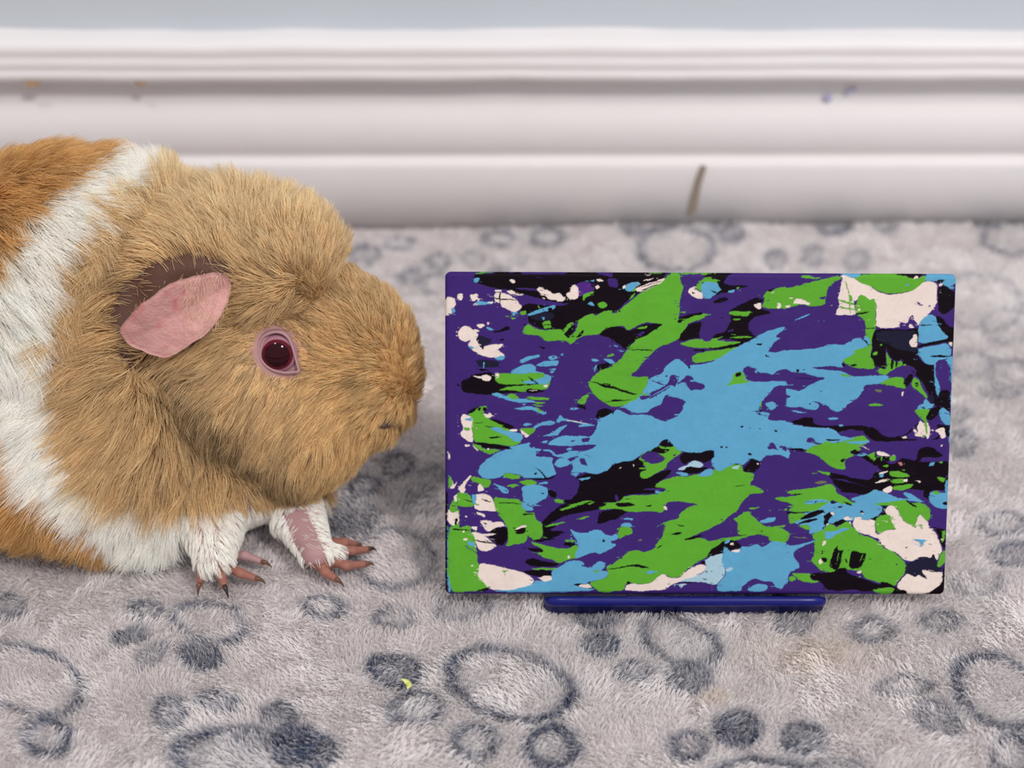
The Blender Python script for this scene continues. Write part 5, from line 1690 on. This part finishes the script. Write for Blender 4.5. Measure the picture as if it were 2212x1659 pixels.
    D = np.where(leg[:, None], np.array([.3, -.25, -1.0]) - N * (N @ np.array([.3, -.25, -1.0]))[:, None], D)
    D /= np.linalg.norm(D, axis=1, keepdims=True) + 1e-9
    lift = np.where(leg, .18, lift)
    # mouth
    md = np.hypot((px - 845) / 38, (py - 911) / 11); keep &= ~(en & (md < 1))
    md2 = np.hypot((px + dx * L / S * .7 - 845) / 36, (py + dy * L / S * .7 - 911) / 9); L = np.where(en & (md2 < 1), L * .45, L)
    P0, N, D, L, lift, col, px, py, near, head, rump = [a[keep] for a in (P0, N, D, L, lift, col, px, py, near, head, rump)]
    n = len(P0); K = 7; P = np.empty((n, K, 3))
    curl = rng.normal(0, .10, n); B = np.cross(N, D)
    for k in range(K):
        s = k / (K - 1)
        up_ = lift * (s + .35 * s * (1 - s)) + (1 - lift) * .16 * (1 - (1 - s) ** 2)
        al = (1 - lift) * (s * .55 + s * s * .45) 
        P[:, k] = P0 + N * (L * up_)[:, None] + D * (L * al)[:, None] + B * (L * curl * s * s)[:, None]
        P[:, k, 2] -= .12 * L * s * s * (P0[:, 2] > .02)
    # clumping towards locks
    nc = int(n / 34); ci = rng.choice(n, nc, replace=False)
    kd = KDTree(nc)
    for a, i in enumerate(ci): kd.insert(P0[i], a)
    kd.balance()
    own = np.array([kd.find(p)[1] for p in P0.tolist()])
    c_ = ci[own]; kmix = rng.uniform(.35, 1.05, n)
    rel = P0[c_] - P0
    for k in range(1, K):
        s = k / (K - 1)
        tgt = P[c_, k]
        sameL = (L / L[c_])[:, None]
        t2 = P0[c_] + (tgt - P0[c_]) * np.clip(sameL, .5, 1.3)
        P[:, k] = P[:, k] + (t2 - P[:, k]) * (kmix * .72 * s ** 1.3)[:, None]
    P[:, :, 2] = np.maximum(P[:, :, 2], .0006 + .0006 * rng.random(n)[:, None])
    # colour per hair and per lock
    lock = rng.normal(0, .09, nc)[own]
    c = col * (1 + lock + rng.normal(0, .09, n))[:, None]
    pale = head & (rng.random(n) < .16); c = np.where(pale[:, None], c * np.array([1.25, 1.28, 1.35]), c)
    deep = (head | rump) & (rng.random(n) < .20); c = np.where(deep[:, None], c * np.array([.66, .58, .50]), c)
    wh = col.min(1) > .8; c = np.where(wh[:, None], np.array([.975, .95, .905]) * (1 + .35 * (lock + 0))[:, None], c)
    c = np.clip(c, .01, .97)
    M = mat('fur_fibre', (.6, .5, .3), .55, .2, attr='col')
    see_through(M, .36)
    rad = np.where(near, .00006, .00009)
    o = hairs('fur', P - PO, rad, .000012, c, M, pig); o['kind'] = 'stuff'
    return len(P0)
fur()
# short fuzz on the ear and whiskers
def ear_fuzz():
    n = 380; P = np.zeros((n, 5, 3)); c = np.tile(lin((214, 180, 158)), (n, 1)); k = 0
    q = rng.uniform((400, 590), (496, 725), (n * 3, 2)); q = q[inside(q[:, 0], q[:, 1], EAR_PX)][:n]; n = len(q); P = P[:n]
    A = EAR_PLACE(q)
    a = rng.normal(2.0, .5, n); d = RT * np.cos(a)[:, None] - UP * np.sin(a)[:, None] + np.array([0, -.22, 0])
    L = rng.uniform(.0012, .0030, n)[:, None]
    for k in range(5):
        s = k / 4; P[:, k] = A + d * L * s + np.array([0, .25, 0]) * L * s * s
    hairs('ear_fuzz', P - PO, .00004, .00001, c[:n], mat('ear_down', (.8, .7, .6), .6, .2, attr='col'), pig)['kind'] = 'stuff'
def EAR_PLACE(q):
    # nearest point of the ear's front skin
    V = EARV; kd = KDTree(len(V))
    X, Y = toimg(V)
    for i, (x, y) in enumerate(zip(X, Y)): kd.insert((x, y, 0), i)
    kd.balance()
    return np.array([V[kd.find((x, y, 0))[1]] for x, y in q])
ear_fuzz()
def whiskers():
    n = 20; P = np.zeros((n, 8, 3)); c = np.tile(lin((150, 118, 80)), (n, 1))
    for i in range(n):
        px = rng.uniform(850, 893); py = rng.uniform(740, 870); a = surf_hit(px, py)
        s_ = 1 if rng.random() < .7 else -1
        d = np.array([rng.uniform(.5, 1.0), -rng.uniform(-.2, .4), rng.uniform(-.1, .7)]); d /= np.linalg.norm(d)
        L = rng.uniform(.005, .010)
        for k in range(8):
            s = k / 7; P[i, k] = a + d * L * s + np.array([-.25, 0, -.25]) * L * s * s
    hairs('whiskers', P - PO, .00004, .00001, c, mat('whisker', (.8, .75, .65), .4, .4, attr='col'), pig)['kind'] = 'stuff'
whiskers()
